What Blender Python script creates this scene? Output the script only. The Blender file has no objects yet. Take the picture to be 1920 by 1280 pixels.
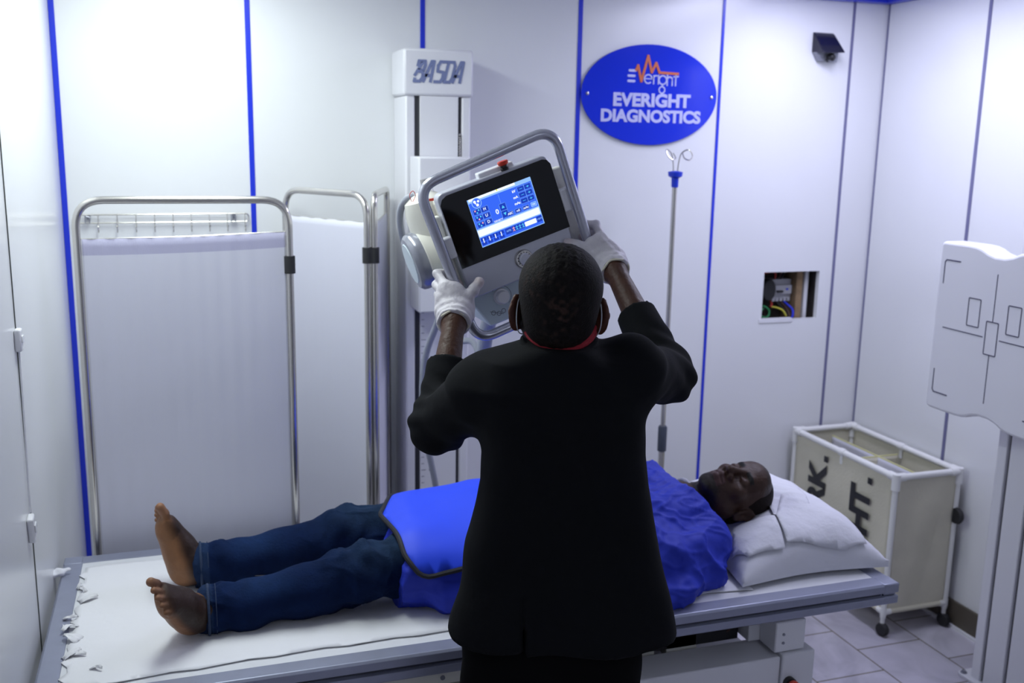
import bpy, math, random
import numpy as np
from mathutils import Vector, Matrix
from mathutils.geometry import delaunay_2d_cdt
random.seed(7)
scene = bpy.context.scene
col = scene.collection

# ------------------------------------------------------------ camera
PITCH, ROLL, YAW, CAMH, FPX = 0.1994, 0.0184, 0.327, 1.9, 1870.0
def cam_axes():
    cy, sy = math.cos(YAW), math.sin(YAW); cp, sp = math.cos(PITCH), math.sin(PITCH)
    cr, sr = math.cos(ROLL), math.sin(ROLL)
    f = np.array([sy, cy, 0.]); r = np.array([cy, -sy, 0.]); u = np.array([0, 0, 1.])
    f2 = f*cp - u*sp; u2 = u*cp + f*sp
    return r*cr + u2*sr, u2*cr - r*sr, f2
CR, CU, CF = cam_axes()
CO = np.array([0, 0, CAMH])
cam_data = bpy.data.cameras.new('camera'); cam = bpy.data.objects.new('camera', cam_data); col.objects.link(cam)
cam.matrix_world = Matrix(((CR[0], CU[0], -CF[0], CO[0]), (CR[1], CU[1], -CF[1], CO[1]), (CR[2], CU[2], -CF[2], CO[2]), (0, 0, 0, 1)))
cam_data.sensor_width = 36.0; cam_data.lens = FPX/1920*36.0; cam_data.clip_start = 0.02
cam_data.dof.use_dof = True; cam_data.dof.focus_distance = 2.1; cam_data.dof.aperture_fstop = 4.0
scene.camera = cam

# ------------------------------------------------------------ look, world, lamps
vs = scene.view_settings
vs.view_transform = 'Standard'; vs.look = 'None'; vs.gamma = 1.0; vs.exposure = 0.0; vs.use_curve_mapping = False
world = bpy.data.worlds.new('world'); scene.world = world; world.use_nodes = True
world.node_tree.nodes['Background'].inputs[0].default_value = (0.5, 0.55, 0.8, 1)
world.node_tree.nodes['Background'].inputs[1].default_value = 0.02
XL, XR, YW, YF, ZC = -0.36, 2.92, 3.70, -1.2, 2.56
LAMPS = [  # centre x, y, size x, size y, watts, colour
    (0.06, 2.80, 0.30, 1.2, 17.0, (0.91, 1.0, 0.97)),
    (2.32, 2.80, 0.30, 1.2, 18.0, (0.73, 0.74, 1.0)),
    (1.4, -0.5, 0.30, 1.2, 4.0, (0.72, 0.80, 1.0)),
]
for i, (x, y, sx, sy, wt, c) in enumerate(LAMPS):
    ld = bpy.data.lights.new('ceiling_lamp_light', 'AREA'); ld.shape = 'RECTANGLE'; ld.size = sx; ld.size_y = sy
    ld.energy = wt; ld.color = c
    lo = bpy.data.objects.new('ceiling_lamp_light', ld); col.objects.link(lo); lo.location = (x, y, ZC-0.035)

# ------------------------------------------------------------ helpers
def at(px, py, **k):
    """point of the place seen at photo pixel (px, py), at depth d, plane X/Y/Z or horizontal distance D"""
    d = CF + CR*((px-960)/FPX) - CU*((py-640)/FPX)
    if 'd' in k: return CO + d*k['d']
    if 'D' in k:
        e2 = np.array([math.sin(YAW), math.cos(YAW), 0]); return CO + d*(k['D']/(d@e2))
    for i, a in enumerate('XYZ'):
        if a in k: return CO + d*(k[a]-CO[i])/d[i]
def V(*a): return np.array(a, float)
def nrm(v): v = np.array(v, float); return v/np.linalg.norm(v)

def mat(name, color, rough=0.5, metal=0.0, noise=0.0, nscale=8.0, bump=0.0, bscale=60.0, spec=0.5, attr=False,
        emit=0.0, coat=0.0, sheen=0.0, stretch=None, trans=0.0):
    m = bpy.data.materials.new(name); m.use_nodes = True; nt = m.node_tree; b = nt.nodes['Principled BSDF']
    b.inputs['Base Color'].default_value = (*color, 1); b.inputs['Roughness'].default_value = rough
    b.inputs['Metallic'].default_value = metal; b.inputs['Specular IOR Level'].default_value = spec
    b.inputs['Coat Weight'].default_value = coat; b.inputs['Sheen Weight'].default_value = sheen
    if emit: b.inputs['Emission Color'].default_value = (*color, 1); b.inputs['Emission Strength'].default_value = emit
    if trans: b.inputs['Transmission Weight'].default_value = trans
    tc = nt.nodes.new('ShaderNodeTexCoord'); vec = tc.outputs['Object']
    if stretch:
        mp = nt.nodes.new('ShaderNodeMapping'); mp.inputs['Scale'].default_value = stretch
        nt.links.new(vec, mp.inputs['Vector']); vec = mp.outputs['Vector']
    src = None
    if attr:
        at_ = nt.nodes.new('ShaderNodeAttribute'); at_.attribute_name = 'Col'; src = at_.outputs['Color']
        nt.links.new(src, b.inputs['Base Color'])
    if noise:
        n = nt.nodes.new('ShaderNodeTexNoise'); n.inputs['Scale'].default_value = nscale; n.inputs['Detail'].default_value = 4
        nt.links.new(vec, n.inputs['Vector'])
        mr = nt.nodes.new('ShaderNodeMapRange'); mr.inputs['From Min'].default_value = 0.3; mr.inputs['From Max'].default_value = 0.7
        mr.inputs['To Min'].default_value = 1-noise; mr.inputs['To Max'].default_value = 1+noise*0.5
        nt.links.new(n.outputs['Fac'], mr.inputs['Value'])
        mx = nt.nodes.new('ShaderNodeVectorMath'); mx.operation = 'SCALE'
        if src is None: mx.inputs[0].default_value = color
        else: nt.links.new(src, mx.inputs[0])
        nt.links.new(mr.outputs[0], mx.inputs['Scale']); nt.links.new(mx.outputs[0], b.inputs['Base Color'])
    if bump:
        n2 = nt.nodes.new('ShaderNodeTexNoise'); n2.inputs['Scale'].default_value = bscale; n2.inputs['Detail'].default_value = 5
        nt.links.new(vec, n2.inputs['Vector'])
        bp = nt.nodes.new('ShaderNodeBump'); bp.inputs['Strength'].default_value = bump; bp.inputs['Distance'].default_value = 0.01
        nt.links.new(n2.outputs['Fac'], bp.inputs['Height']); nt.links.new(bp.outputs['Normal'], b.inputs['Normal'])
    return m

M = {}
M['wall'] = mat('wall_panel', (0.80, 0.81, 0.83), 0.22, noise=0.02, nscale=2, spec=0.5)
M['ceil'] = mat('ceiling', (0.8, 0.8, 0.82), 0.6)
M['blue'] = mat('blue_trim', (0.012, 0.035, 0.62), 0.3)
M['blue_dark'] = mat('seam_grey', (0.16, 0.16, 0.30), 0.4)
M['seam'] = mat('seam_dark', (0.10, 0.11, 0.10), 0.5)
M['skirt'] = mat('skirting', (0.10, 0.085, 0.065), 0.5, noise=0.2)
M['alu'] = mat('aluminium_rail', (0.33, 0.35, 0.45), 0.38, 0.45, noise=0.05, nscale=20)
M['alu_dark'] = mat('rail_groove', (0.05, 0.055, 0.075), 0.4, 0.3)
M['chrome'] = mat('brushed_steel', (0.62, 0.60, 0.56), 0.22, 0.95)
M['silver'] = mat('silver_paint', (0.50, 0.51, 0.58), 0.24, 0.7)
M['enamel'] = mat('white_enamel', (0.78, 0.78, 0.82), 0.28)
M['cream'] = mat('cream_enamel', (0.74, 0.73, 0.66), 0.35)
M['bluewhite'] = mat('bluish_plastic', (0.55, 0.64, 0.70), 0.35)
M['panelsil'] = mat('panel_silver', (0.56, 0.57, 0.64), 0.35, 0.35)
M['ring'] = mat('grey_ring', (0.28, 0.29, 0.34), 0.22, 0.3)
M['glass'] = mat('black_glass', (0.004, 0.005, 0.006), 0.08, spec=0.4)
M['black'] = mat('black_plastic', (0.012, 0.012, 0.014), 0.4)
M['rubber'] = mat('black_rubber', (0.02, 0.02, 0.022), 0.7)
M['track'] = mat('track_slot', (0.04, 0.042, 0.05), 0.5)
M['red'] = mat('red_plastic', (0.75, 0.05, 0.02), 0.35)
M['hose'] = mat('grey_hose', (0.34, 0.36, 0.42), 0.5)
M['mark'] = mat('printed_mark', (0.05, 0.045, 0.10), 0.6)
M['curtain'] = mat('curtain_cloth', (0.66, 0.66, 0.76), 0.85, bump=0.05, bscale=8, stretch=(9, 9, 0.5))
M['curtain_hem'] = mat('curtain_hem', (0.47, 0.46, 0.62), 0.9, bump=0.2, bscale=60, stretch=(8, 8, 1))
M['paper'] = mat('paper_sheet', (0.80, 0.80, 0.83), 0.8, bump=0.3, bscale=14)
M['towel'] = mat('tissue_paper', (0.78, 0.78, 0.84), 0.9, bump=0.5, bscale=24)
M['pillow'] = mat('pillow_cover', (0.76, 0.76, 0.82), 0.85, bump=0.4, bscale=9)
M['tabletop'] = mat('tabletop', (0.72, 0.73, 0.76), 0.45)
M['fabric_cream'] = mat('hamper_canvas', (0.66, 0.63, 0.50), 0.9, noise=0.08, nscale=6, bump=0.2, bscale=120)
M['tube_cream'] = mat('hamper_tube', (0.80, 0.80, 0.78), 0.5)
M['yellow'] = mat('yellow_piping', (0.62, 0.60, 0.28), 0.8)
M['jacket'] = mat('black_wool', (0.0060, 0.0066, 0.0080), 0.9, bump=0.2, bscale=18, spec=0.12)
M['trouser'] = mat('black_trousers', (0.0035, 0.0035, 0.004), 0.95, spec=0.08)
M['shoe'] = mat('black_leather', (0.01, 0.009, 0.008), 0.35)
M['redcloth'] = mat('red_collar', (0.30, 0.008, 0.02), 0.8, bump=0.2, bscale=200)
M['skin'] = mat('dark_skin', (0.05, 0.02, 0.01), 0.50, noise=0.18, nscale=22, bump=0.25, bscale=70, attr=True, spec=0.36)
M['hair'] = mat('cropped_hair', (0.0075, 0.006, 0.006), 0.65, noise=0.3, nscale=120, bump=0.3, bscale=260, attr=True, spec=0.10)
M['glove'] = mat('latex_glove', (0.62, 0.58, 0.62), 0.5, noise=0.10, nscale=14, bump=0.5, bscale=38, attr=True)
M['mask'] = mat('face_mask', (0.62, 0.66, 0.70), 0.8)
M['gown'] = mat('blue_gown', (0.018, 0.038, 0.48), 0.62, spec=0.3, bump=0.6, bscale=7, noise=0.15, nscale=4)
M['apron'] = mat('lead_apron', (0.016, 0.070, 0.90), 0.58, bump=0.15, bscale=5)
M['piping'] = mat('apron_piping', (0.008, 0.008, 0.012), 0.6)
M['jeans'] = mat('denim', (0.02, 0.05, 0.12), 0.9, noise=0.2, nscale=30, bump=0.25, bscale=160, attr=True, spec=0.08)
M['stitch'] = mat('jeans_stitch', (0.16, 0.15, 0.15), 0.8)
M['tshirt'] = mat('grey_tshirt', (0.5, 0.5, 0.56), 0.9, bump=0.2, bscale=80)
M['sign'] = mat('sign_blue', (0.004, 0.028, 0.66), 0.12, spec=0.5)
M['signtext'] = mat('sign_lettering', (0.55, 0.57, 0.88), 0.35)
M['orange'] = mat('sign_orange', (0.62, 0.13, 0.03), 0.35)
M['letter_blue'] = mat('mirror_letters', (0.22, 0.26, 0.46), 0.25, 0.25)
M['wood'] = mat('cut_wood', (0.30, 0.20, 0.11), 0.8, noise=0.3, nscale=40)
M['cavity'] = mat('cavity_wall', (0.10, 0.085, 0.08), 0.9, noise=0.3, nscale=20)
M['breaker'] = mat('breaker_grey', (0.42, 0.42, 0.45), 0.5)
for n, c in dict(wgreen=(0.02, 0.22, 0.07), wyellow=(0.55, 0.50, 0.05), wblue=(0.01, 0.03, 0.6), wbrown=(0.05, 0.02, 0.015), wred=(0.35, 0.03, 0.02), wblack=(0.01, 0.01, 0.012)).items():
    M[n] = mat('wire_'+n[1:], c, 0.5)
for n, c, e in [('s_blue', (0.035, 0.14, 0.95), 1.0), ('s_light', (0.30, 0.55, 1.0), 1.0), ('s_white', (0.86, 0.93, 1.0), 1.1), ('s_navy', (0.006, 0.045, 0.50), 1.0),
                ('s_line', (0.16, 0.38, 1.0), 1.0), ('s_cyan', (0.10, 0.62, 1.0), 1.0), ('s_pink', (1.0, 0.45, 0.50), 1.0), ('s_yellow', (0.9, 0.9, 0.1), 1.0)]:
    M[n] = mat('screen_'+n[2:], c, 0.4, emit=e); M[n].node_tree.nodes['Principled BSDF'].inputs['Base Color'].default_value = (0, 0, 0, 1)

def floor_mat():
    m = bpy.data.materials.new('marble_tiles'); m.use_nodes = True; nt = m.node_tree; b = nt.nodes['Principled BSDF']
    b.inputs['Roughness'].default_value = 0.25
    tc = nt.nodes.new('ShaderNodeTexCoord'); mp = nt.nodes.new('ShaderNodeMapping')
    mp.inputs['Rotation'].default_value = (0, 0, math.radians(90)); mp.inputs['Location'].default_value = (0.123, 0.222, 0)
    nt.links.new(tc.outputs['Object'], mp.inputs['Vector'])
    br = nt.nodes.new('ShaderNodeTexBrick'); br.inputs['Scale'].default_value = 1.0
    br.inputs['Brick Width'].default_value = 0.31; br.inputs['Row Height'].default_value = 0.293; br.inputs['Mortar Size'].default_value = 0.0035
    br.inputs['Color1'].default_value = (0.60, 0.58, 0.66, 1); br.inputs['Color2'].default_value = (0.50, 0.48, 0.55, 1); br.inputs['Mortar'].default_value = (0.19, 0.17, 0.13, 1)
    br.inputs['Bias'].default_value = 0.0; br.inputs['Mortar Smooth'].default_value = 0.2
    nt.links.new(mp.outputs['Vector'], br.inputs['Vector'])
    n = nt.nodes.new('ShaderNodeTexNoise'); n.inputs['Scale'].default_value = 3.5; n.inputs['Detail'].default_value = 7; n.inputs['Distortion'].default_value = 1.2
    nt.links.new(tc.outputs['Object'], n.inputs['Vector'])
    mr = nt.nodes.new('ShaderNodeMapRange'); mr.inputs['From Min'].default_value = 0.35; mr.inputs['From Max'].default_value = 0.65; mr.inputs['To Min'].default_value = 0.78; mr.inputs['To Max'].default_value = 1.12
    nt.links.new(n.outputs['Fac'], mr.inputs['Value'])
    mx = nt.nodes.new('ShaderNodeVectorMath'); mx.operation = 'SCALE'; nt.links.new(br.outputs['Color'], mx.inputs[0]); nt.links.new(mr.outputs[0], mx.inputs['Scale'])
    nt.links.new(mx.outputs[0], b.inputs['Base Color'])
    return m
M['floor'] = floor_mat()

GROUPS = {}
def tag(o, label=None, cat=None, group=None, kind=None):
    if label: o['label'] = label
    if group is None and label in GROUPS: group = GROUPS[label]
    if cat: o['category'] = cat
    if group: o['group'] = group
    if kind: o['kind'] = kind
    return o
def thing(name, loc, label, cat, group=None):
    o = bpy.data.objects.new(name, None); o.empty_display_size = 0.05; col.objects.link(o); o.location = loc
    return tag(o, label, cat, group)
def wloc(o):
    v = Vector((0, 0, 0))
    while o is not None: v += o.location; o = o.parent
    return v
def link(name, me, parent=None, label=None):
    """me is in world coordinates; objects keep their origin on the parent's point"""
    o = bpy.data.objects.new(name, me); col.objects.link(o)
    if parent is not None:
        p = wloc(parent); me.transform(Matrix.Translation(-p)); o.parent = parent
    if label: o['label'] = label
    return o

class MB:
    def __init__(s): s.v = []; s.f = []; s.m = []; s.mi = 0
    def add(s, verts, faces, mi=None):
        b = len(s.v); s.v += [tuple(map(float, p)) for p in verts]
        s.f += [tuple(i+b for i in f) for f in faces]; s.m += [s.mi if mi is None else mi]*len(faces); return s
    def box(s, lo, hi, mi=None, fr=None):
        x0, y0, z0 = lo; x1, y1, z1 = hi
        v = [(x0, y0, z0), (x1, y0, z0), (x1, y1, z0), (x0, y1, z0), (x0, y0, z1), (x1, y0, z1), (x1, y1, z1), (x0, y1, z1)]
        if fr is not None: v = [fr(*p) for p in v]
        return s.add(v, [(0, 3, 2, 1), (4, 5, 6, 7), (0, 1, 5, 4), (1, 2, 6, 5), (2, 3, 7, 6), (3, 0, 4, 7)], mi)
    def prism(s, poly, z0, z1, fr, mi=None):
        n = len(poly)
        v = [fr(x, y, z0) for x, y in poly] + [fr(x, y, z1) for x, y in poly]
        f = [tuple(range(n-1, -1, -1)), tuple(range(n, 2*n))] + [(i, (i+1) % n, n+(i+1) % n, n+i) for i in range(n)]
        return s.add(v, f, mi)
    def lathe(s, prof, o, axis, n=24, mi=None, caps=True):
        o = np.array(o, float); a = nrm(axis); t = np.array([1, 0, 0]) if abs(a[0]) < .8 else np.array([0, 1, 0])
        e1 = nrm(np.cross(a, t)); e2 = np.cross(a, e1); v = []; f = []
        for r, h in prof:
            for i in range(n):
                th = 2*math.pi*i/n; v.append(o+a*h+(e1*math.cos(th)+e2*math.sin(th))*max(r, 1e-5))
        for k in range(len(prof)-1):
            for i in range(n):
                j = (i+1) % n; f.append((k*n+i, k*n+j, (k+1)*n+j, (k+1)*n+i))
        if caps: f.append(tuple(range(n-1, -1, -1))); f.append(tuple(range((len(prof)-1)*n, len(prof)*n)))
        return s.add(v, f, mi)
    def cyl(s, a, b, r, n=20, mi=None, r2=None):
        a = np.array(a, float); b = np.array(b, float); L = np.linalg.norm(b-a)
        return s.lathe([(r, 0), (r if r2 is None else r2, L)], a, b-a, n, mi)
    def tube(s, pts, r, n=12, mi=None, closed=False):
        P = [np.array(p, float) for p in pts]; N = len(P); v = []; f = []
        rr = r if hasattr(r, '__len__') else [r]*N
        up = None
        for i in range(N):
            if closed: t = nrm(P[(i+1) % N]-P[i-1])
            else: t = nrm(P[min(i+1, N-1)]-P[max(i-1, 0)])
            if up is None:
                q = np.array([0, 0, 1.]) if abs(t[2]) < .9 else np.array([1., 0, 0]); up = nrm(np.cross(t, q))
            up = nrm(up-t*(up@t)); w = np.cross(t, up)
            for k in range(n):
                th = 2*math.pi*k/n; v.append(P[i]+(up*math.cos(th)+w*math.sin(th))*rr[i])
        for i in range(N if closed else N-1):
            j = (i+1) % N
            for k in range(n): l = (k+1) % n; f.append((i*n+k, i*n+l, j*n+l, j*n+k))
        if not closed: f.append(tuple(range(n-1, -1, -1))); f.append(tuple(range((N-1)*n, N*n)))
        return s.add(v, f, mi)
    def stroke(s, pts, w, fr, z0=0, z1=0.0006, mi=None, closed=False):
        """flat painted line of width w through 2D points, in frame fr"""
        P = [np.array(p, float) for p in pts]; n = len(P)
        for i in range(n if closed else n-1):
            a, b = P[i], P[(i+1) % n]; d = b-a; L = np.linalg.norm(d)
            if L < 1e-9: continue
            d /= L; q = np.array([-d[1], d[0]])*w/2; e = d*w/2*0.7
            s.prism([a-e-q, b+e-q, b+e+q, a-e+q], z0, z1+.00013*(i % 3), fr, mi)
        return s
    def build(s, name, mats, parent=None, smooth=True, bevel=0, seg=2, label=None, angle=35, subsurf=0):
        me = bpy.data.meshes.new(name); me.from_pydata(s.v, [], s.f); me.validate()
        for m in (mats if isinstance(mats, (list, tuple)) else [mats]): me.materials.append(m)
        if len(me.polygons) == len(s.m): me.polygons.foreach_set('material_index', s.m)
        if smooth:
            me.polygons.foreach_set('use_smooth', [True]*len(me.polygons)); me.set_sharp_from_angle(angle=math.radians(angle))
        o = link(name, me, parent, label)
        if bevel:
            b = o.modifiers.new('bevel', 'BEVEL'); b.width = bevel; b.segments = seg; b.limit_method = 'ANGLE'; b.angle_limit = math.radians(40)
            b.harden_normals = False
        if subsurf:
            b = o.modifiers.new('sub', 'SUBSURF'); b.levels = subsurf; b.render_levels = subsurf
        return o
def frame(o, ex, ey, ez):
    o, ex, ey, ez = [np.array(a, float) for a in (o, ex, ey, ez)]
    return lambda x, y, z: o+ex*x+ey*y+ez*z
def smoothpath(pts, k=8, closed=False):
    P = [np.array(p, float) for p in pts]; n = len(P); out = []
    for i in range(n if closed else n-1):
        a = P[(i-1) % n] if closed or i > 0 else P[0]; b = P[i]; c = P[(i+1) % n]; d = P[(i+2) % n] if closed or i+2 < n else P[n-1]
        for j in range(k):
            t = j/k; out.append(0.5*((2*b)+(c-a)*t+(2*a-5*b+4*c-d)*t*t+(3*b-a-3*c+d)*t**3))
    if not closed: out.append(P[-1])
    return out
def roundcorners(pts, r, k=7, closed=False):
    P = [np.array(p, float) for p in pts]; n = len(P); out = []
    for i in range(n):
        if not closed and i in (0, n-1): out.append(P[i]); continue
        a, b, c = P[i-1], P[i], P[(i+1) % n]
        d1 = nrm(a-b); d2 = nrm(c-b); ang = math.acos(max(-1, min(1, d1@d2))); L = min(r/math.tan(ang/2), 0.48*np.linalg.norm(a-b), 0.48*np.linalg.norm(c-b))
        p0 = b+d1*L; p1 = b+d2*L
        for j in range(k+1):
            t = j/k; out.append((1-t)**2*p0+2*t*(1-t)*b*0.98+2*t*(1-t)*0.02*(p0+p1)/2+t*t*p1)
    return out
def rrect(w, h, r, k=6, cx=0, cy=0):
    out = []
    for sx, sy, a0 in ((1, 1, 0), (-1, 1, 90), (-1, -1, 180), (1, -1, 270)):
        for j in range(k+1):
            a = math.radians(a0+90*j/k); out.append((cx+sx*(w/2-r)+r*math.cos(a), cy+sy*(h/2-r)+r*math.sin(a)))
    return out
def circ(cx, cy, rx, ry=None, n=24, a0=0, a1=360):
    ry = rx if ry is None else ry
    return [(cx+rx*math.cos(math.radians(a0+(a1-a0)*i/n)), cy+ry*math.sin(math.radians(a0+(a1-a0)*i/n))) for i in range(n+(0 if abs(a1-a0) == 360 else 1))]
def add_text(mb, s, fr, size, x, y, z=0.0, ext=0.0006, offset=0.0, shear=0.0, sx=1.0, align='CENTER', mi=None, rot=0.0):
    cu = bpy.data.curves.new('t', 'FONT'); cu.body = s; cu.size = size; cu.extrude = ext/2; cu.offset = offset; cu.shear = shear
    cu.align_x = align; cu.align_y = 'CENTER'; cu.resolution_u = 4
    ob = bpy.data.objects.new('t', cu); col.objects.link(ob)
    dg = bpy.context.evaluated_depsgraph_get(); me = bpy.data.meshes.new_from_object(ob.evaluated_get(dg))
    c, sn = math.cos(rot), math.sin(rot)
    vv = []
    for q in me.vertices:
        a, b = q.co.x*sx, q.co.y
        vv.append(fr(x+a*c-b*sn, y+a*sn+b*c, z+q.co.z+ext/2))
    mb.add(vv, [tuple(p.vertices) for p in me.polygons], mi)
    bpy.data.objects.remove(ob); bpy.data.curves.remove(cu); bpy.data.meshes.remove(me)

# ---------------------------------------------------------------- organic surfaces: blended solids, meshed with surface nets
def cap(a, b, r1, r2=None, k=0.012, op='+', flat=None):
    a = np.array(a, float); b = np.array(b, float); r2 = r1 if r2 is None else r2
    ba = b-a; bb = max(ba@ba, 1e-12)
    if flat is not None: fa, fs = nrm(flat[0]), flat[1]
    def fn(X, Y, Z):
        x, y, z = X-a[0], Y-a[1], Z-a[2]
        h = np.clip((x*ba[0]+y*ba[1]+z*ba[2])/bb, 0, 1)
        x = x-h*ba[0]; y = y-h*ba[1]; z = z-h*ba[2]
        if flat is not None:
            q = x*fa[0]+y*fa[1]+z*fa[2]; e = q*(1/fs-1)
            x = x+e*fa[0]; y = y+e*fa[1]; z = z+e*fa[2]
            return (np.sqrt(x*x+y*y+z*z)-(r1+(r2-r1)*h))*min(1, fs)
        return np.sqrt(x*x+y*y+z*z)-(r1+(r2-r1)*h)
    m = max(r1, r2)*(max(1, flat[1]) if flat is not None else 1)
    return (fn, np.minimum(a, b)-m, np.maximum(a, b)+m, k, op)
def ell(c, r, R=None, k=0.012, op='+'):
    c = np.array(c, float); r = np.array(r, float); R = np.eye(3) if R is None else np.array(R, float)  # rows: axes
    def fn(X, Y, Z):
        x, y, z = X-c[0], Y-c[1], Z-c[2]
        p = [(x*R[i][0]+y*R[i][1]+z*R[i][2]) for i in range(3)]
        k0 = np.sqrt(sum((p[i]/r[i])**2 for i in range(3))); k1 = np.sqrt(sum((p[i]/r[i]**2)**2 for i in range(3)))+1e-9
        return k0*(k0-1)/k1
    m = np.max(r)
    return (fn, c-m, c+m, k, op)
def loft(fr_o, ex, ey, ez, hs, cx, cy, ra, rb, k=0.012, p=2.0, op='+'):
    """stack of superellipses along ez"""
    o = np.array(fr_o, float); ex, ey, ez = map(lambda q: np.array(q, float), (ex, ey, ez))
    def fn(X, Y, Z):
        x, y, z = X-o[0], Y-o[1], Z-o[2]
        u = x*ex[0]+y*ex[1]+z*ex[2]; v = x*ey[0]+y*ey[1]+z*ey[2]; h = x*ez[0]+y*ez[1]+z*ez[2]
        a = np.interp(h, hs, ra); b = np.interp(h, hs, rb); u = u-np.interp(h, hs, cx); v = v-np.interp(h, hs, cy)
        q = (np.abs(u/a)**p+np.abs(v/b)**p)**(1/p)
        d = (q-1)*np.minimum(a, b)
        return np.maximum(d, np.maximum(hs[0]-h, h-hs[-1]))
    R = max(max(ra), max(rb))+max(max(np.abs(cx)), max(np.abs(cy)))
    c0 = o+ez*hs[0]; c1 = o+ez*hs[-1]
    return (fn, np.minimum(c0, c1)-R, np.maximum(c0, c1)+R, k, op)
def grid1(*segs):
    """nonuniform coordinates: (start, end, step) ..."""
    out = []
    for a, b, s in segs:
        n = max(2, int(round((b-a)/s))+1); out += list(np.linspace(a, b, n)[:-1])
    out.append(segs[-1][1]); return np.array(out, dtype=np.float64)
def field(prims, xs, ys, zs, off=0.0):
    F = np.full((len(xs), len(ys), len(zs)), 1.0, dtype=np.float32)
    ax = (xs, ys, zs)
    for fn, lo, hi, k, op in prims:
        mg = max(k, 0.01)*1.5+abs(off)+0.012; sl = []
        for i in range(3):
            a = np.searchsorted(ax[i], lo[i]-mg); b = np.searchsorted(ax[i], hi[i]+mg); sl.append(slice(max(a, 0), b))
        if any(s.stop <= s.start for s in sl): continue
        X, Y, Z = np.meshgrid(xs[sl[0]], ys[sl[1]], zs[sl[2]], indexing='ij', sparse=True)
        d = fn(X, Y, Z).astype(np.float32); sub = F[sl[0], sl[1], sl[2]]
        if op == '+':
            h = np.maximum(k-np.abs(sub-d), 0)/k; F[sl[0], sl[1], sl[2]] = np.minimum(sub, d)-h*h*k*0.25
        elif op == '-':
            d = -d; h = np.maximum(k-np.abs(sub-d), 0)/k; F[sl[0], sl[1], sl[2]] = np.maximum(sub, d)+h*h*k*0.25
    return F-off
def nets(F, xs, ys, zs):
    S = F < 0; nx, ny, nz = F.shape
    acc = np.zeros((nx-1, ny-1, nz-1, 3), np.float32); cnt = np.zeros((nx-1, ny-1, nz-1), np.float32)
    C = (xs, ys, zs); quads = []
    cr_all = []
    for a in range(3):
        s0 = [slice(None)]*3; s1 = [slice(None)]*3; s0[a] = slice(0, -1); s1[a] = slice(1, None)
        s0, s1 = tuple(s0), tuple(s1)
        cr = S[s0] != S[s1]; idx = np.argwhere(cr)
        f0 = F[s0][cr]; f1 = F[s1][cr]; t = f0/(f0-f1)
        P = np.stack([C[i][idx[:, i]] for i in range(3)], 1)
        P[:, a] += t*(C[a][idx[:, a]+1]-C[a][idx[:, a]])
        b, c = [(1, 2), (2, 0), (0, 1)][a]
        for db in (0, -1):
            for dc in (0, -1):
                q = idx.copy(); q[:, b] += db; q[:, c] += dc
                ok = np.all(q >= 0, 1) & (q[:, 0] < nx-1) & (q[:, 1] < ny-1) & (q[:, 2] < nz-1)
                np.add.at(acc, tuple(q[ok].T), P[ok]); np.add.at(cnt, tuple(q[ok].T), 1)
        cr_all.append((idx, S[s0][cr], b, c))
    act = cnt > 0; vid = -np.ones(cnt.shape, np.int64); vid[act] = np.arange(act.sum())
    verts = acc[act]/cnt[act][:, None]
    for idx, inside, b, c in cr_all:
        ok = (idx[:, b] > 0) & (idx[:, c] > 0) & np.all(idx < np.array([nx-1, ny-1, nz-1]), 1)
        idx, ins = idx[ok], inside[ok]; q = []
        for db, dc in ((-1, -1), (0, -1), (0, 0), (-1, 0)):
            w = idx.copy(); w[:, b] += db; w[:, c] += dc; q.append(vid[tuple(w.T)])
        q = np.stack(q, 1); q[~ins] = q[~ins][:, ::-1]; quads.append(q)
    quads = np.concatenate(quads); return verts.astype(np.float64), quads
def fast_mesh(name, verts, quads, material, parent, colors=None, label=None, keep_largest=False):
    me = bpy.data.meshes.new(name); me.vertices.add(len(verts)); me.vertices.foreach_set('co', verts.ravel())
    n = len(quads); me.loops.add(n*4); me.loops.foreach_set('vertex_index', quads.ravel().astype(np.int32))
    me.polygons.add(n); me.polygons.foreach_set('loop_start', np.arange(0, 4*n, 4, dtype=np.int32))
    me.polygons.foreach_set('use_smooth', np.ones(n, dtype=bool)); me.update(calc_edges=True); me.validate()
    me.materials.append(material)
    if colors is not None:
        ca = me.color_attributes.new('Col', 'FLOAT_COLOR', 'POINT')
        ca.data.foreach_set('color', np.concatenate([colors, np.ones((len(colors), 1))], 1).astype(np.float32).ravel())
    return link(name, me, parent, label)
def organic(name, prims, xs, ys, zs, material, parent, color=None, off=0.0, disp=None, label=None, extra=None):
    F = field(prims, xs, ys, zs, off)
    if extra is not None:
        X, Y, Z = np.meshgrid(xs, ys, zs, indexing='ij', sparse=True); F = np.maximum(F, extra(X, Y, Z)).astype(np.float32)
    v, q = nets(F, xs, ys, zs)
    v0 = v.copy()
    if disp is not None:
        n = vnormals(v, q); v = v+n*disp(v, n)[:, None]
    c = None if color is None else color(v0)
    return fast_mesh(name, v, q, material, parent, c, label), v, q
def vnormals(v, q):
    n = np.cross(v[q[:, 2]]-v[q[:, 0]], v[q[:, 3]]-v[q[:, 1]]); out = np.zeros_like(v)
    for i in range(4): np.add.at(out, q[:, i], n)
    return out/(np.linalg.norm(out, axis=1)[:, None]+1e-12)
def sstep(a, b, x): t = np.clip((x-a)/(b-a), 0, 1); return t*t*(3-2*t)
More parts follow.
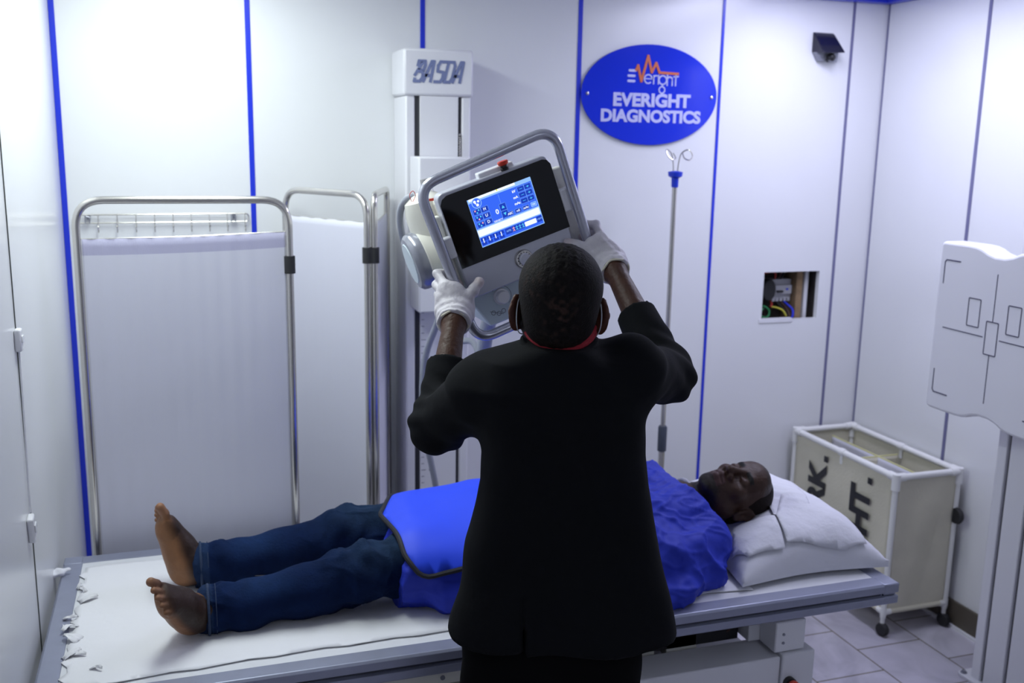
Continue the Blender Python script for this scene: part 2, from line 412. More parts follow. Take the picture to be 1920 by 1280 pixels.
def rough(v, f, seed, n=14, ridge=False):
    """irregular waves: cloth creases"""
    rs = np.random.RandomState(seed); out = np.zeros(len(v))
    wv = v + .012*np.stack([np.sin(v@(rs.randn(3)*18)+rs.rand()*6) for _ in range(3)], 1)
    for i in range(n):
        d = rs.randn(3); d /= np.linalg.norm(d); out += np.sin(wv@d*f*rs.uniform(.45, 1.7)+rs.rand()*6.28)
    out /= math.sqrt(n)*.7
    return (1-np.minimum(np.abs(out)*1.6, 1))**1.5 if ridge else out
def mixc(c0, c1, t): return np.array(c0)[None, :]*(1-t)[:, None]+np.array(c1)[None, :]*t[:, None]
def wave(v, d, f, ph=0, w=(0, 0, 0), wf=0, wa=0):
    return np.sin((v@np.array(d))*f+ph+wa*np.sin((v@np.array(w))*wf))
def drape(outline, height, res, zoff, mats, name, parent=None, thick=0.0, label=None, extra_pts=None):
    """cloth or paper lying on a surface: outline in x,y, height(x,y)"""
    P = [np.array(p, float) for p in outline]; n = len(P); lo = np.min(P, 0); hi = np.max(P, 0)
    B = []
    for i in range(n):
        a, b = P[i], P[(i+1) % n]; m = max(1, int(np.linalg.norm(b-a)/res))
        for j in range(m): B.append(a+(b-a)*j/m)
    pts = [Vector(p) for p in B]; nb = len(B); ed = [(i, (i+1) % nb) for i in range(nb)]
    Bp = np.array(B)
    for x in np.arange(lo[0]+res*.5, hi[0], res):
        for y in np.arange(lo[1]+res*.5, hi[1], res):
            x0, y0 = Bp[:, 0], Bp[:, 1]; x1, y1 = np.roll(x0, -1), np.roll(y0, -1)
            ins = np.sum(((y0 > y) != (y1 > y)) & (x < (x1-x0)*(y-y0)/(y1-y0+1e-12)+x0)) % 2
            if ins and np.min((x0-x)**2+(y0-y)**2) > (res*.45)**2: pts.append(Vector((x, y)))
    vs_, _, fs_, *_ = delaunay_2d_cdt(pts, ed, [list(range(nb))], 1, 1e-5)
    xy = np.array([(p.x, p.y) for p in vs_]); z = height(xy[:, 0], xy[:, 1])+zoff
    mb = MB(); mb.add(np.column_stack([xy, z]), [tuple(f) for f in fs_])
    o = mb.build(name, mats, parent, smooth=True, angle=60, label=label)
    if thick:
        s = o.modifiers.new('solid', 'SOLIDIFY'); s.thickness = thick; s.offset = 1
    return o, B
# ================================================================ THE ROOM
def struct(name, mb, m, parent=None, **k):
    o = mb.build(name, m, parent, smooth=False, **k)
    if parent is None: o['kind'] = 'structure'
    return o
for g_, ls_ in {'ceiling lamps': ['flush white ceiling lamp near the left wall', 'flush white ceiling lamp near the right wall', 'flush white ceiling lamp nearest the doorway end'],
               'cable boxes on the left wall': ['small white cable box on the left wall, upper of the two', 'small white cable box on the left wall, tilted, near the table corner'],
               'ward screens behind the table': ['white ward screen panel directly behind the table end, below the wire hook rail', 'folding two-panel white ward screen standing next to the tall column'],
               'paper towels on the pillow': ['crumpled paper towel with a torn ragged edge at the far side of the pillow', 'smooth folded paper towel over the near right corner of the pillow', 'square paper towel on the pillow beside the patient\'s ear']}.items():
    for l_ in ls_: GROUPS[l_] = g_
PW = 0.6194; S0 = -0.3505
mb = MB(); mb.box((XL-.1, YF-.1, -0.1), (XR+.1, YW+.3, 0)); struct('floor', mb, M['floor'])
mb = MB(); mb.box((XL-.1, YF-.1, ZC), (XR+.1, YW+.3, ZC+.1)); struct('ceiling', mb, M['ceil'])
HX0, HX1, HZ0, HZ1 = 2.397, 2.677, 1.150, 1.360   # opening cut in the back wall
mb = MB()
mb.box((XL-.1, YW, 0), (HX0, YW+.022, ZC)); mb.box((HX1, YW, 0), (XR+.1, YW+.022, ZC))
mb.box((HX0, YW, 0), (HX1, YW+.022, HZ0)); mb.box((HX0, YW, HZ1), (HX1, YW+.022, ZC))
struct('wall_back', mb, M['wall'])
mb = MB(); mb.box((XL-.1, YF-.1, 0), (XL, YW, ZC)); struct('wall_left', mb, M['wall'])
mb = MB(); mb.box((XR, YF-.1, 0), (XR+.1, YW, ZC)); struct('wall_right', mb, M['wall'])
mb = MB(); mb.box((XL, YF-.1, 0), (XR, YF, ZC)); struct('wall_front', mb, M['wall'])
n = 1
for k in range(6):
    x = S0+k*PW; w = 0.009 if k < 4 else 0.0065
    mb = MB(); mb.box((x-w, YW-.003, 0), (x+w, YW, 2.49)); struct('trim_%d' % n, mb, M['blue'] if k < 5 else M['blue_dark'], bevel=.001); n += 1
mb = MB(); mb.box((XR-.003, 3.115, .108), (XR, 3.130, 2.49)); struct('trim_%d' % n, mb, M['blue_dark']); n += 1
mb = MB(); mb.box((XR-.003, 3.690, .108), (XR, 3.697, 2.49)); struct('trim_%d' % n, mb, M['blue_dark']); n += 1
mb = MB(); mb.box((XL, 2.497, .1), (XL+.002, 2.503, 2.49)); struct('trim_%d' % n, mb, M['seam']); n += 1
mb = MB(); mb.box((XL, YW-.05, 2.49), (XR, YW, ZC)); struct('trim_%d' % n, mb, M['blue'], bevel=.004); n += 1
mb = MB(); mb.box((XR-.05, YF, 2.49), (XR, YW-.05, ZC)); struct('trim_%d' % n, mb, M['blue'], bevel=.004); n += 1
mb = MB(); mb.box((XR-.012, YF, 0), (XR, YW, .108)); struct('baseboard_right', mb, M['skirt'])
mb = MB(); mb.box((XL, YW-.012, 0), (XR-.012, YW, .108)); struct('baseboard_back', mb, M['skirt'])
mb = MB(); mb.box((XR-.022, YF, 0), (XR-.012, YW-.012, .012)); struct('trim_%d' % n, mb, M['paper']); n += 1
# ceiling lamps (out of the frame, the light of the room)
lampmat = mat('lamp_diffuser', (0.9, 0.95, 1.0), 0.5, emit=2.0)
for i, (x, y, sx, sy, wt, c) in enumerate(LAMPS):
    t = thing('ceiling_lamp', (x, y, ZC-.0), ['flush white ceiling lamp near the left wall', 'flush white ceiling lamp near the right wall', 'flush white ceiling lamp nearest the doorway end'][i], 'lamp')
    mb = MB()
    for a, b in (((-sx/2-.02, -sy/2-.02), (sx/2+.02, -sy/2)), ((-sx/2-.02, sy/2), (sx/2+.02, sy/2+.02)), ((-sx/2-.02, -sy/2), (-sx/2, sy/2)), ((sx/2, -sy/2), (sx/2+.02, sy/2))):
        mb.box((x+a[0], y+a[1], ZC-.03), (x+b[0], y+b[1], ZC))
    mb.build('lamp_frame', M['enamel'], t)
    mb = MB(); mb.box((x-sx/2, y-sy/2, ZC-.012), (x+sx/2, y+sy/2, ZC-.004)); mb.build('diffuser', lampmat, t)
# cable boxes on the left wall
def cable_box(y, z, w, h, tilt, label):
    t = thing('cable_box', (XL, y, z), label, 'cable box', None)
    c, s = math.cos(tilt), math.sin(tilt)
    fr = frame((XL, y, z), (0, c, s), (0, -s, c), (1, 0, 0))
    mb = MB(); mb.box((-w/2, -h/2, 0), (w/2, h/2, .015), fr=fr); mb.build('housing', M['enamel'], t, bevel=.004)
    mb = MB(); mb.box((-w*.3, -h*.12, .015), (w*.3, h*.2, .018), fr=fr); mb.build('cover', M['enamel'], t, bevel=.002)
cable_box(2.484, 1.43, .032, .052, 0, 'small white cable box on the left wall, upper of the two')
cable_box(2.45, .985, .032, .066, .25, 'small white cable box on the left wall, tilted, near the table corner')
mb = MB(); mb.tube(smoothpath([(XL+.005, 2.495, 1.40), (XL+.006, 2.48, 1.25), (XL+.005, 2.47, 1.10), (XL+.005, 2.462, 1.02)], 6), .0022, 6)
tag(mb.build('wall_cable', M['enamel']), 'thin pale cable running down the left wall between the two cable boxes', 'cable')

# ---------------------------------------------------------------- wire hook rail on the back wall
yr = YW-.016
t = thing('hook_rail', (-.035, YW, 1.60), 'silver wire coat hook rail on the back wall above the white screen', 'hook rail')
mb = MB(); z0, z1 = 1.596, 1.624
mb.tube(roundcorners([(-.325, yr, z0), (-.325, yr, z1), (.25, yr, z1+.002), (.25, yr, z0+.002)], .02, closed=True), .0028, 8, closed=True)
mb.build('wire_frame', M['chrome'], t)
for i in range(10):
    x = -.308+i*.0605; mb = MB()
    mb.tube(smoothpath([(x, yr-.003, z1+.004), (x, yr-.004, z0-.004), (x, yr-.006, z0-.02), (x, yr-.014, z0-.030), (x, yr-.026, z0-.026), (x, yr-.030, z0-.012)], 4), .002, 6)
    mb.lathe([(0.001, -.004), (.004, 0), (.001, .004)], (x, yr-.030, z0-.010), (0, 0, 1), 8)
    mb.build('hook', M['chrome'], t)
for x in (-.278, .200):
    mb = MB(); mb.tube([(x-.010, yr-.003, z1), (x-.010, yr-.004, z0), (x+.004, yr-.004, z0), (x+.004, yr-.004, z0+.02), (x-.008, yr-.004, z0+.024)], .0024, 6)
    mb.box((x-.006, yr, z0+.012), (x+.006, YW, z0+.03)); mb.build('mounting_clip', M['ring'], t)

# ---------------------------------------------------------------- ward screens
def pole_frame(a, b, top, t, r=.0112, rc=.075):
    a = V(*a); b = V(*b); dv = nrm(b-a)
    pts = roundcorners([V(a[0], a[1], .045), V(a[0], a[1], top), V(b[0], b[1], top), V(b[0], b[1], .045)], rc, 8)
    mb = MB(); mb.tube(pts, r, 14); mb.build('frame', M['chrome'], t)
    for p in (a, b):
        mb = MB(); mb.lathe([(.004, 0), (.020, .004), (.024, .02), (.016, .042), (.012, .055)], (p[0], p[1], 0), (0, 0, 1), 14); mb.build('foot', M['rubber'], t)
def curtain(a, b, ztop_a, ztop_b, zbot, t, hem, folds=11, amp=.0006, inset=.012, sag=.0):
    a = V(a[0], a[1], 0); b = V(b[0], b[1], 0); dv = nrm(b-a); L = np.linalg.norm(b-a)-2*inset; a = a+dv*inset; nv = V(-dv[1], dv[0], 0)
    nu, nz = 110, 60; v = []; mb = MB()
    rnd = random.Random(int(L*1000)); ph = [rnd.random()*6.28 for _ in range(4)]
    for i in range(nu+1):
        u = i/nu; zt = ztop_a*(1-u)+ztop_b*u-sag*4*u*(1-u)
        for j in range(nz+1):
            w = j/nz
            z = zt*(1-w)+zbot*w
            fall = .35+.65*(1-w)
            dsp = amp*fall*(math.sin(u*folds*6.28+ph[0]+.8*math.sin(u*9+ph[1]))+.6*math.sin(u*folds*2.1*3.14+ph[2]))+.006*math.sin(u*7+w*2+ph[3])*w
            v.append(a+dv*(u*L)+nv*dsp+V(0, 0, z))
    f = []; mi = []
    for i in range(nu):
        for j in range(nz):
            f.append((i*(nz+1)+j, (i+1)*(nz+1)+j, (i+1)*(nz+1)+j+1, i*(nz+1)+j+1)); mi.append(1 if (hem and j < 2) else 0)
    mb.v = [tuple(p) for p in v]; mb.f = f; mb.m = mi
    o = mb.build('curtain', [M['curtain'], M['curtain_hem']], t, angle=80)
    s = o.modifiers.new('solid', 'SOLIDIFY'); s.thickness = .0016
    mb = MB(); mb.tube([a-dv*inset+V(0, 0, ztop_a), b-dv*inset*0+V(0, 0, ztop_b)] if not sag else [a-dv*inset+V(0, 0, ztop_a), (a+b)/2+V(0, 0, (ztop_a+ztop_b)/2-sag), b+V(0, 0, ztop_b)], .002, 6)
    mb.build('curtain_wire', M['chrome'], t)
def clip(pts, z, t, h=.052):
    mb = MB()
    for p in pts: mb.cyl((p[0], p[1], z-h/2), (p[0], p[1], z+h/2), .0165, 16)
    if len(pts) > 1: mb.box((min(pts[0][0], pts[1][0]), min(pts[0][1], pts[1][1])-.014, z-h/2), (max(pts[0][0], pts[1][0]), max(pts[0][1], pts[1][1])+.010, z+h/2))
    mb.build('hinge_clip', M['rubber'], t, label='black rubber hinge clip')
yS = 3.02
t = thing('ward_screen', (.03, yS, 0), 'white ward screen panel directly behind the table end, below the wire hook rail', 'screen')
A, B = (-.262, yS), (.319, yS)
pole_frame(A, B, 1.715, t); curtain(A, B, 1.607, 1.622, .22, t, True, sag=.004)
clip([(.319, yS)], 1.523, t)
t = thing('ward_screen', (.6, 3.27, 0), 'folding two-panel white ward screen standing next to the tall column', 'screen')
A, B = (.372, 3.62), (.598, 3.27)
pole_frame(A, B, 1.715, t); curtain(A, B, 1.625, 1.625, .22, t, False, folds=5, amp=.0006)
C_, D_ = (.622, 3.27), (.744, 3.66)
pole_frame(C_, D_, 1.715, t, rc=.045); curtain(C_, D_, 1.620, 1.63, .22, t, False, folds=5, amp=.0008)
clip([B, C_], 1.517, t)

# ---------------------------------------------------------------- oval sign
sc_ = (1.812, YW, 2.083)
t = thing('wall_sign', sc_, 'blue oval sign with white and orange lettering on the back wall', 'sign')
fr = frame((sc_[0], YW-.006, sc_[2]), (1, 0, 0), (0, 0, 1), (0, -1, 0))
mb = MB(); mb.prism(circ(0, 0, .297, .194, 72), -.001, .007, fr); mb.build('sign_plate', M['sign'], t, bevel=.0015)
for sx in (-.272, .272):
    mb = MB(); mb.lathe([(.007, 0), (.006, .004), (.002, .006)], fr(sx, -.001, .007), (0, -1, 0), 12); mb.build('screw', M['chrome'], t)
for sx, sz in ((-.272, 0), (.272, 0)):
    mb = MB(); mb.cyl(fr(sx, sz, -.006), fr(sx, sz, 0), .008, 10); mb.build('standoff', M['chrome'], t)
mb = MB()
add_text(mb, 'EVERIGHT', fr, .068, 0.006, -.022, .007, .002, .0030, sx=1.10)
add_text(mb, 'DIAGNOSTICS', fr, .064, .006, -.084, .007, .002, .0028, sx=1.06)
for i, (yy, x0) in enumerate(((.092, -.100), (.072, -.104), (.052, -.104))):
    mb.prism(rrect(.034, .0095, .0045, 4, x0+.017, yy), .007, .009, fr)
w = .0048; Z = (.007, .009)
mb.stroke(circ(-.014, .062, .0165, n=20, a0=0, a1=310), w, fr, *Z); mb.stroke([(-.030, .063), (.002, .063)], w*.8, fr, *Z)      # e
mb.stroke([(.010, .044), (.010, .076)], w, fr, *Z); mb.stroke(circ(.020, .066, .010, n=8, a0=180, a1=60), w, fr, *Z)             # r
mb.stroke([(.031, .044), (.031, .078)], w, fr, *Z)                                                                              # i
mb.stroke(circ(.050, .060, .0165, n=20), w, fr, *Z, closed=True); mb.stroke(circ(.048, .022, .0125, n=20), w, fr, *Z, closed=True); mb.stroke([(.050, .044), (.048, .034)], w, fr, *Z)  # g
mb.stroke([(.070, .040), (.070, .082)], w, fr, *Z); mb.stroke(circ(.081, .062, .011, n=10, a0=180, a1=0), w, fr, *Z); mb.stroke([(.092, .062), (.092, .040)], w, fr, *Z)  # h
mb.stroke([(.107, .082), (.107, .040)], w, fr, *Z); mb.stroke([(.098, .074), (.118, .076)], w, fr, *Z)                            # t
mb.build('lettering', M['signtext'], t, smooth=False)
mb = MB(); mb.stroke([(-.068, .094), (-.060, .112), (-.044, .052), (-.018, .150), (.000, .088), (.018, .124), (.034, .088), (.116, .086)], .0098, fr, .007, .0096)
mb.build('pulse_line', M['orange'], t, smooth=False, label='orange heartbeat line of the logo')

# ---------------------------------------------------------------- dark sensor high on the back wall
t = thing('wall_sensor', (2.61, YW, 2.31), 'small dark wedge-shaped sensor high on the right part of the back wall', 'sensor')
fr = frame((2.603, YW, 2.30), (1, 0, 0), (0, 0, 1), (0, -1, 0))
mb = MB(); mb.v = [tuple(fr(*p)) for p in [(-.052, .062, 0), (.050, .062, 0), (.050, -.02, 0), (-.052, -.02, 0), (-.052, .055, .012), (.050, .052, .012), (.062, -.022, .075), (-.044, -.026, .075)]]
mb.f = [(0, 1, 2, 3), (4, 7, 6, 5), (0, 4, 5, 1), (1, 5, 6, 2), (2, 6, 7, 3), (3, 7, 4, 0)]; mb.m = [0]*6
mb.build('dark_cover', mat('smoked_plastic', (.012, .012, .03), .12), t, bevel=.003)
mb = MB(); mb.prism([(-.05, -.02), (.06, -.02), (.055, -.058), (-.028, -.055)], 0, .03, fr); mb.build('base_bracket', M['ring'], t, bevel=.002)
mb = MB(); mb.lathe([(.004, 0), (.013, .006), (.016, .02), (.013, .034), (.004, .04)], fr(.012, -.034, .03), (0, -1, -.3), 14); mb.cyl(fr(0, -.05, .03), fr(-.006, -.058, .05), .004, 8)
mb.build('lens_knob', M['black'], t)

# ---------------------------------------------------------------- open electrical recess
t = thing('electrical_recess', (2.537, YW, 1.25), 'open square wiring recess with a circuit breaker cut in the back wall', 'electrical box')
x0, x1, z0, z1 = HX0, HX1, HZ0, HZ1
mb = MB()
mb.box((x0-.03, YW+.17, z0-.05), (x1+.03, YW+.18, z1+.05)); mb.box((x0-.03, YW+.022, z0-.05), (x0-.02, YW+.17, z1+.05)); mb.box((x1+.02, YW+.022, z0-.05), (x1+.03, YW+.17, z1+.05))
mb.box((x0-.03, YW+.022, z1+.04), (x1+.03, YW+.17, z1+.05)); mb.box((x0-.03, YW+.022, z0-.05), (x1+.03, YW+.17, z0-.04)); mb.build('backing', M['cavity'], t, smooth=False)
mb = MB(); mb.box((x1-.075, YW+.055, z0-.04), (x1-.045, YW+.165, z1+.04)); mb.build('stud', M['wood'], t, label='brown timber stud', smooth=False)
mb = MB(); mb.box((x1-.034, YW+.052, z0-.03), (x1-.016, YW+.075, z1+.03)); mb.build('white_conduit', M['enamel'], t, bevel=.003)
mb = MB(); mb.box((x0-.012, YW-.004, z0-.012), (x0+.155, YW+.02, z0+.006)); mb.build('sill_strip', M['enamel'], t, bevel=.001)
mb = MB(); mb.box((x0+.100, YW+.09, z0+.075), (x0+.200, YW+.16, z0+.165)); mb.box((x0+.104, YW+.075, z0+.10), (x0+.196, YW+.09, z0+.14))
for i in range(5): mb.box((x0+.102+i*.0195, YW+.082, z0+.066), (x0+.116+i*.0195, YW+.1, z0+.082))
bk = mb.build('circuit_breaker', M['breaker'], t, bevel=.002)
mb = MB(); mb.box((x0+.116, YW+.062, z0+.108), (x0+.146, YW+.076, z0+.118)); mb.build('toggle', M['black'], bk, bevel=.002)
mb = MB(); mb.box((x0+.165, YW+.072, z0+.118), (x0+.175, YW+.076, z0+.126)); mb.build('test_button', M['wblue'], bk)
mb = MB(); mb.prism(circ(0, 0, .034, .048, 20), 0, .03, frame((x0+.078, YW+.10, z0+.12), (1, 0, 0), (0, 0, 1), (0, -1, 0))); mb.build('round_cap', M['rubber'], t, bevel=.004)
def wire(pts, m, r=.0035, label=None):
    mb = MB(); mb.tube(smoothpath([(x0+a+min(.045, .6*b), YW+b, z0+c) for a, b, c in pts], 8), r, 8); mb.build('wire', M[m], t, label=label)
wire([(.118, .10, .072), (.13, .07, .055), (.158, .05, .035), (.162, .04, .01), (.156, .04, -.004)], 'wblue', .0048, 'blue wire')
wire([(.10, .10, .07), (.12, .075, .045), (.14, .05, .02), (.146, .04, -.002)], 'wbrown', .0045, 'brown wire')
wire([(.08, .10, .07), (.10, .085, .05), (.125, .07, .02), (.137, .045, 0)], 'wblack', .0045, 'black wire')
wire([(.045, .08, .045), (.08, .06, .042), (.11, .05, .03), (.128, .045, .006)], 'wyellow', .0042, 'yellow wire')
wire([(.058, .10, .072), (.055, .08, .055), (.045, .07, .045)], 'wred', .005, 'red wire')
wire([(-.0, .07, .05), (.02, .06, .048), (.04, .055, .03), (.035, .05, .006), (.01, .05, .004), (-.005, .06, .02), (.01, .065, .04)], 'wgreen', .0042, 'green wire')
wire([(.075, .10, .165), (.07, .09, .19), (.05, .085, .2), (.02, .09, .195), (-.01, .1, .19)], 'wred', .004, 'red wire')
wire([(.09, .10, .165), (.095, .09, .185), (.09, .08, .20), (.07, .085, .215)], 'wbrown', .004, 'brown wire')
wire([(.105, .10, .165), (.11, .085, .19), (.10, .08, .205), (.08, .09, .22)], 'wblack', .004, 'black wire')
wire([(.21, .15, .2), (.17, .15, .09), (.195, .14, .0)], 'wblack', .003, 'thin black wire')

# ---------------------------------------------------------------- IV pole
px_, py_ = 1.788, 3.40
t = thing('drip_stand', (px_, py_, 0), 'steel drip stand with blue hook holder against the back wall', 'drip stand')
mb = MB(); mb.cyl((px_, py_, .55), (px_, py_, 1.755), .0095, 16); mb.build('upper_pole', M['chrome'], t)
mb = MB(); mb.cyl((px_, py_, .10), (px_, py_, .74), .0125, 16); mb.build('lower_pole', M['chrome'], t)
mb = MB(); mb.lathe([(.0125, 0), (.0175, .004), (.018, .10), (.014, .106)], (px_, py_, .70), (0, 0, 1), 18); mb.build('clamp_collar', mat('grey_collar', (.05, .06, .09), .4), t)
mb = MB(); mb.lathe([(.010, 0), (.013, .002), (.014, .035), (.026, .042), (.028, .058), (.012, .062)], (px_, py_, 1.735), (0, 0, 1), 18); mb.build('hook_holder', mat('blue_plastic', (.01, .04, .6), .3), t)
for s in (-1, 1):
    mb = MB(); mb.tube(smoothpath([(px_+s*.008, py_, 1.79), (px_+s*.012, py_, 1.83), (px_+s*.022, py_, 1.862), (px_+s*.045, py_-.01, 1.875), (px_+s*.052, py_-.03, 1.855), (px_+s*.035, py_-.04, 1.838), (px_+s*.018, py_-.03, 1.845), (px_+s*.02, py_-.012, 1.862)], 6), .0024, 8)
    mb.build('hook', M['chrome'], t)
for i in range(5):
    a = i*2*math.pi/5+.5; mb = MB(); ex_, ey_ = px_+.26*math.cos(a), py_+.26*math.sin(a)
    mb.tube([(px_, py_, .12), ((px_+ex_)/2, (py_+ey_)/2, .10), (ex_, ey_, .07)], .011, 10); mb.build('base_leg', M['chrome'], t)
    mb = MB(); mb.cyl((ex_-.01*math.sin(a), ey_+.01*math.cos(a), .03), (ex_+.01*math.sin(a), ey_-.01*math.cos(a), .03), .03, 16); mb.build('castor', M['rubber'], t)

# ---------------------------------------------------------------- X-ray unit: column, carriage, arm, tube head with console
t = thing('xray_tube_stand', (.898, 3.58, 0), 'white x-ray tube stand with a tilted touch-screen console and tube handle', 'x-ray machine')
XR_T = t
x0, x1, yf, yb = .776, 1.022, 3.50, YW-.002
mb = MB()
mb.box((x0+.004, yf+.004, 0), (.814, yb, 2.045)); mb.box((.984, yf+.004, 0), (x1-.004, yb, 2.045)); mb.box((.814, yf+.03, 0), (.984, yb, 2.045))
mb.build('column', M['enamel'], t, bevel=.006)
mb = MB(); mb.box((.832, yf, .02), (.970, yf+.035, 2.045)); cp_ = mb.build('column_scale', M['enamel'], t, bevel=.001)
fr = frame((0, yf-.0006, 0), (1, 0, 0), (0, 0, 1), (0, 1, 0)); mb = MB()
for i in range(60):
    z = .3+i*.025; L = .018 if i % 5 == 0 else .011
    mb.box((.836, z, 0), (.836+L, z+.0016, .0006), fr=fr)
for i in range(12): add_text(mb, str(i*5 % 100), fr, .020, .872, .302+i*.125, 0, .0006)
add_text(mb, '11', fr, .022, .895, 1.295, 0, .0006)
mb.build('scale_marks', M['mark'], cp_, smooth=False)
mb = MB()
for a, b in ((.814, .832), (.970, .984)): mb.box((a, yf+.012, .02), (b, yf+.029, 2.045))
mb.build('track', M['track'], t)
mb = MB(); mb.tube([(.977, yf+.004, 1.55), (.978, yf+.003, 1.9)], .0025, 6)
for i in range(12): mb.lathe([(.002, 0), (.005, .004), (.002, .008)], (.977, yf+.003, 1.80+i*.010), (0, 0, 1), 8)
mb.build('chain', M['chrome'], t)
mb = MB(); mb.box((x0-.004, yf-.004, 2.045), (x1+.003, yb, 2.205)); cap_ = mb.build('column_head', M['enamel'], t, bevel=.010)
fr = frame((.905, yf-.0045, 2.128), (1, 0, 0), (0, 0, 1), (0, -1, 0)); mb = MB()
def ltr(shape, x, mb=mb, fr=fr):
    sh = .26
    for poly in shape: mb.stroke([(x*.86-.012+a*.026+(b-.5)*.068*sh, (b-.5)*.068) for a, b in poly], .0105, fr, 0, .0012)
ltr([[(0, .12), (0, .0), (.75, .0), (1, .2), (.9, .45), (.25, .5)], [(.25, .55), (.9, .55), (1, .8), (.85, 1), (.0, 1), (.0, .78)], [(-.1, .3), (.5, .9)]], -.087)
ltr([[(-.1, 0), (.45, 1), (.75, 1), (.9, 0)], [(.1, .3), (.85, .3)]], -.047)
ltr([[(0, 0), (.8, 0), (1, .2), (.9, .48), (.1, .52), (0, .8), (.2, 1), (1, 1)]], -.003)
ltr([[(0, 0), (.0, 1), (.75, 1), (1, .8), (1, .2), (.75, 0), (0, 0)]], .037)
ltr([[(-.1, 0), (.45, 1), (.75, 1), (.9, 0)], [(.1, .3), (.85, .3)]], .076)
mb.build('lettering', M['letter_blue'], cap_, smooth=False, label='mirror-blue raised lettering')
mb = MB(); mb.box((.794, 3.36, 1.30), (.978, 3.498, 1.838)); mb.build('carriage', M['enamel'], t, bevel=.006)
# tube head, tilted 20 degrees about the depth axis
YC = 2.27; TH = math.radians(20)
EX = V(math.cos(TH), 0, math.sin(TH)); EZ = V(-math.sin(TH), 0, math.cos(TH)); EY = V(0, -1, 0)
OC = at(945, 395, Y=YC)
cf = frame(OC, EX, EZ, EY)     # x right, y up on the console, z towards the operator
def loc2(px, py):
    p = at(px, py, Y=YC)-OC; return (p@EX, p@EZ)
mb = MB(); mb.cyl(cf(.04, -.10, -.30), (.886, 3.37, 1.62), .042, 24); mb.box((.80, 3.30, 1.54), (.97, 3.37, 1.70)); mb.build('arm', M['enamel'], t)
mb = MB(); mb.prism(rrect(.288, .262, .016, 5, -.001, -.041), -.042, 0, cf); hous = mb.build('console_housing', M['panelsil'], t, bevel=.003)
gl = [(-.143, -.094), (.146, -.095), (.146, .066), (.139, .078), (.128, .082), (-.122, .082), (-.135, .076), (-.143, .064)]
mb = MB(); mb.prism([(a, b) for a, b in gl], 0, .0022, cf); mb.build('glass_panel', M['glass'], hous, bevel=.0008)
# the display and what it shows
DN = ['s_blue', 's_light', 's_white', 's_navy', 's_line', 's_cyan', 's_pink', 's_yellow']
mb = MB(); Zd = .0024
x0, x1, y0, y1 = -.0795, .0865, -.0635, .0545; W_, H_ = x1-x0, y1-y0
def U(a, b): return (x0+a*W_, y1-b*H_)      # 0..1 from top left
def rect(a0, b0, a1, b1, mi, lv=1, r=0):
    p, q = U(a0, b0), U(a1, b1); cx, cy, w, h = (p[0]+q[0])/2, (p[1]+q[1])/2, abs(q[0]-p[0]), abs(q[1]-p[1])
    mb.prism(rrect(w, h, min(r, w*.45, h*.45), 3, cx, cy) if r else [(cx-w/2, cy-h/2), (cx+w/2, cy-h/2), (cx+w/2, cy+h/2), (cx-w/2, cy+h/2)], Zd+.0001*lv, Zd+.0001*lv+.0001, cf, mi)
def txt(s, a, b, size, mi=2, lv=6, off=0.0, sx=1): p = U(a, b); add_text(mb, s, cf, size, p[0], p[1], Zd+.0001*lv, .0001, off, mi=mi, sx=sx)
rect(0, 0, 1, 1, 0, 0)
rect(0, 0, 1, .085, 1, 1); rect(0.02, .0, .75, .05, 2, 2); rect(.0, .62, 1, .80, 1, 1); rect(.0, .645, .985, .78, 2, 2); rect(.0, .80, 1, .985, 0, 2)
rect(.0, .985, 1, 1, 1, 3); rect(0, 0, .006, 1, 1, 3); rect(.99, 0, 1, 1, 1, 3); rect(.462, .1, .467, .64, 4, 2)
rect(.455, -.0, .475, .035, 7, 4)
c_ = U(.125, .115); mb.prism(circ(c_[0], c_[1], .0125, n=20), Zd+.0004, Zd+.0005, cf, 1); mb.prism(circ(c_[0], c_[1], .0108, n=20), Zd+.0005, Zd+.0006, cf, 0)
for dx, dy, r in ((-.004, .004, .0034), (.005, .003, .003), (.001, -.005, .0036), (-.003, 0, .002)): mb.prism(circ(c_[0]+dx, c_[1]+dy, r, n=10), Zd+.0006, Zd+.0007, cf, 2)
for i, (L, d) in enumerate((('H', (6, 5, 5)), ('U', (5, 5, 6)), ('D', (5, 6, 5)))):
    b = .225+i*.135
    rect(.03, b, .27, b+.115, 4, 3, .002); rect(.035, b+.006, .148, b+.109, 3, 4, .0015); rect(.156, b+.006, .265, b+.109, 3, 4, .0015); txt(L, .21, b+.056, .0095, off=.0002)
    for (ax, ay), m_ in zip(((.065, b+.035), (.12, b+.035), (.09, b+.08)), d): p = U(ax, ay); mb.prism(circ(*p, .0021, n=8), Zd+.0006, Zd+.0007, cf, m_)
txt('0', .375, .43, .016, off=.0004); txt('DENSITY', .355, .60, .0058, off=.0001)
rect(.425, .30, .53, .60, 4, 2, .002); rect(.43, .306, .525, .446, 3, 4); rect(.43, .454, .525, .594, 3, 4)
for s, yy in ((1, .375), (-1, .52)): p = U(.478, yy); mb.prism([(p[0]-.004, p[1]-s*.003), (p[0]+.004, p[1]-s*.003), (p[0], p[1]+s*.004)][::s], Zd+.0006, Zd+.0007, cf, 5)
for i, L in enumerate(('kV', 'mA', 'mAs')):
    b = .105+i*.125; txt(L, .70-.0*i, b+.06, .0082, off=.0003)
    rect(.755, b, .975, b+.11, 4, 3, .002); rect(.760, b+.006, .862, b+.104, 3, 4, .0015); rect(.870, b+.006, .970, b+.104, 3, 4, .0015)
    rect(.79, b+.052, .835, b+.060, 5, 6); rect(.897, b+.052, .943, b+.060, 5, 6); rect(.915, b+.034, .925, b+.078, 5, 6)
